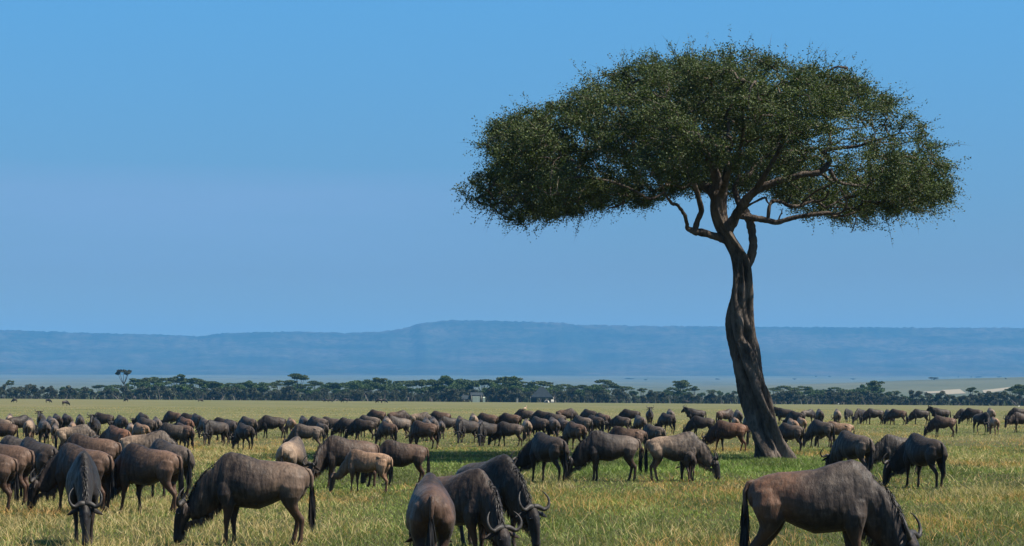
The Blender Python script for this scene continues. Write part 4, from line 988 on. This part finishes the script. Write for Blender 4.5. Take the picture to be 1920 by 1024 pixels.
for e in HERD:
    px_, top, feet, h, pose, tone = e[:6]; lab = e[6] if len(e) > 6 else None
    ft = feet if feet else float(np.interp(top, FT, FF))
    d = (HC - .12) * F / (ft - HY)
    s = (HC - (top - HY) * d / F) / 1.385
    s = min(max(s, .52 if pose in 'cd' else .78), 1.12)
    jobs.append([px_, d, s, h, pose, tone, lab])
    # keep the top of the back on its row when the size was limited
    d2 = (HC - 1.385 * s) * F / (top - HY)
    if abs(d2 - d) / d > .02: jobs[-1][1] = d * .5 + d2 * .5
auto = {}
for k, jb in enumerate(jobs):
    if jb[6]: continue
    a, v = pose_word(jb[4], jb[3]); zone = [z for x, z in ZONES if jb[0] >= x or x == 0][-1]
    row = 'back row' if jb[1] > 118 else 'second row'
    auto.setdefault((TWORD[jb[5]], a, v, row, zone), []).append(k)
ORD = ['leftmost', 'second', 'third', 'fourth', 'fifth']
for key, ks_ in auto.items():
    ks_.sort(key=lambda k: jobs[k][0]); tw, a, v, row, zone = key
    for q, k in enumerate(ks_):
        lab = f'{tw} wildebeest {a}, {v}, {row}, {zone}'.replace('wildebeest half-grown', 'young wildebeest').replace('wildebeest grazing', 'grazer').replace('wildebeest with head raised', 'wildebeest head raised')
        if len(ks_) > 1: lab += (', leftmost' if q == 0 else (', rightmost' if q == len(ks_) - 1 else ', middle one'))
        jobs[k][6] = lab
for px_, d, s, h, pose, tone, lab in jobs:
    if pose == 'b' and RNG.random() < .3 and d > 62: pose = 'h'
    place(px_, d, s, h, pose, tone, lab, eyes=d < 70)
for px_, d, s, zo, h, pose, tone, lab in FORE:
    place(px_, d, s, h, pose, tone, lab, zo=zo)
# tiny far-off ones near the belt
SP = PROTOS['a']; SU = PROTOS['u']
for px_, row, hpx, h, lab in ((28, 755.0, 5, 180, 'tiny dark wildebeest speck far off at the left edge'), (90, 755.5, 5, 5, 'tiny far-off wildebeest standing broadside left of the bigger speck'), (122, 761, 10, 40, 'far-off lone dark wildebeest, the largest speck at left'),
        (237, 753.5, 5, 175, 'tiny far-off wildebeest under the tallest belt tree'), (375, 754, 4, 20, 'tiny far-off wildebeest speck above the left crowd'), (612, 754, 4, 180, 'tiny far-off speck of wildebeest left of the pair at the belt foot'),
        (619, 754.5, 4, 0, 'tiny far-off wildebeest right next to an equally small one'), (647, 755, 8, 180, 'distant dark wildebeest with pale back at the foot of the belt'), (712, 756, 8, 190, 'distant piebald looking wildebeest pair member facing left at the belt foot'),
        (719, 756, 8, 0, 'distant dark wildebeest facing right at the belt foot, touching another'), (1150, 756, 6, 170, 'distant pale headed wildebeest at the belt foot, right of the camp'), (1287, 758, 7, 180, 'distant wildebeest at the belt foot just left of the trunk')):
    ds = np.linspace(230, 900, 400); X = X_at(px_, ds); rw = HY - (ground_z(X, ds) - HC) * F / ds; kk = int(np.argmin(np.abs(rw - row))); d = float(ds[kk]); s = hpx * d / F / 1.3
    s = min(max(s, .75), 1.15)
    place(px_, d, s, h, 'a' if hpx < 9 else 'w', 'k', lab, 'far-off wildebeest near the tree belt', eyes=False)
# small oxpecker on a back, and an egret in the grass
M_BIRD, nt, out = new_mat('bird_feather'); principled(nt, out, (.55, .38, .26), .7, .2)
M_BIRDD, nt, out = new_mat('bird_dark'); principled(nt, out, (.10, .075, .06), .7, .2)
M_WHITE, nt, out = new_mat('egret_white'); principled(nt, out, (.78, .77, .72), .6, .2)
def bird(px_, d, z, s, mat, label, cat):
    o = empty('bird', (X_at(px_, d), d, z), .6); o.scale = (s, s, s); tag(o, label, cat)
    t_ = np.linspace(0, 1, 9); g = Geo(); g.tube([(-.10 + .22 * q, 0, .07 + .05 * q) for q in t_], .055 * np.sqrt(np.clip(1 - (2 * t_ - 1) ** 2, .02, 1)), 10)
    g.tube([(.08, 0, .13), (.11, 0, .19), (.12, 0, .215)], [.03, .026, .024], 8); g.tube([(.10 + .05 * q, 0, .222) for q in t_], .030 * np.sqrt(np.clip(1 - (2 * t_ - 1) ** 2, .02, 1)), 8)
    link('body', g.mesh('bird_body', mat), o)
    g = Geo(); g.tube([(.145, 0, .222), (.20, 0, .21)], [.010, .002], 6); link('beak', g.mesh('beak', M_BIRDD), o)
    g = Geo(); g.tube([(-.07, 0, .085), (-.15, 0, .06), (-.21, 0, .03)], [.03, .02, .012], 6, side=(0, 1, 0), R2=[.03, .028, .03]); link('tail', g.mesh('bird_tail', M_BIRDD), o)
    for sy_ in (-.02, .02):
        g = Geo(); g.tube([(.0, sy_, .06), (.01, sy_, 0)], [.006, .005], 5); link('leg', g.mesh('leg', M_BIRDD), o)
jj = [j for j in jobs if j[0] == 986][0]; bird(984, jj[1], 1.30 * jj[2], 1.25, M_BIRD, 'small pale orange bird perched on the back of a back-row wildebeest', 'bird')
for bp in ((1572, 759.5), (1910, 765.0)):
    ds = np.linspace(150, 900, 400); X = X_at(bp[0], ds); rw = HY - (ground_z(X, ds) - HC) * F / ds; d = float(ds[int(np.argmin(np.abs(rw - bp[1])))])
    bird(bp[0], d, float(ground_z(X_at(bp[0], d), d)) + .2, 2.2, M_WHITE, 'small white egret standing in the far grass ' + ('right of the trunk' if bp[0] < 1700 else 'at the right edge'), 'bird')
# ================================================================== CAMERA, RENDER SETTINGS
cd = bpy.data.cameras.new('camera'); cam = link('camera', cd); cam.location = (0, 0, HC); cam.rotation_euler = (PI / 2, 0, 0)
cd.sensor_width = 36; cd.lens = 36 * F / 1920; cd.shift_y = (HY - 512) / 1920; cd.clip_start = .5; cd.clip_end = 40000
scn.camera = cam
vs = scn.view_settings; vs.view_transform = 'Standard'; vs.look = 'None'; vs.gamma = 1; vs.exposure = EXPOSURE
scn.render.engine = 'CYCLES'
cy = scn.cycles; cy.use_denoising = True; cy.max_bounces = 6; cy.transparent_max_bounces = 8; cy.volume_bounces = 1; cy.diffuse_bounces = 3
cy.use_adaptive_sampling = True; cy.adaptive_threshold = .01; cy.caustics_reflective = False; cy.caustics_refractive = False
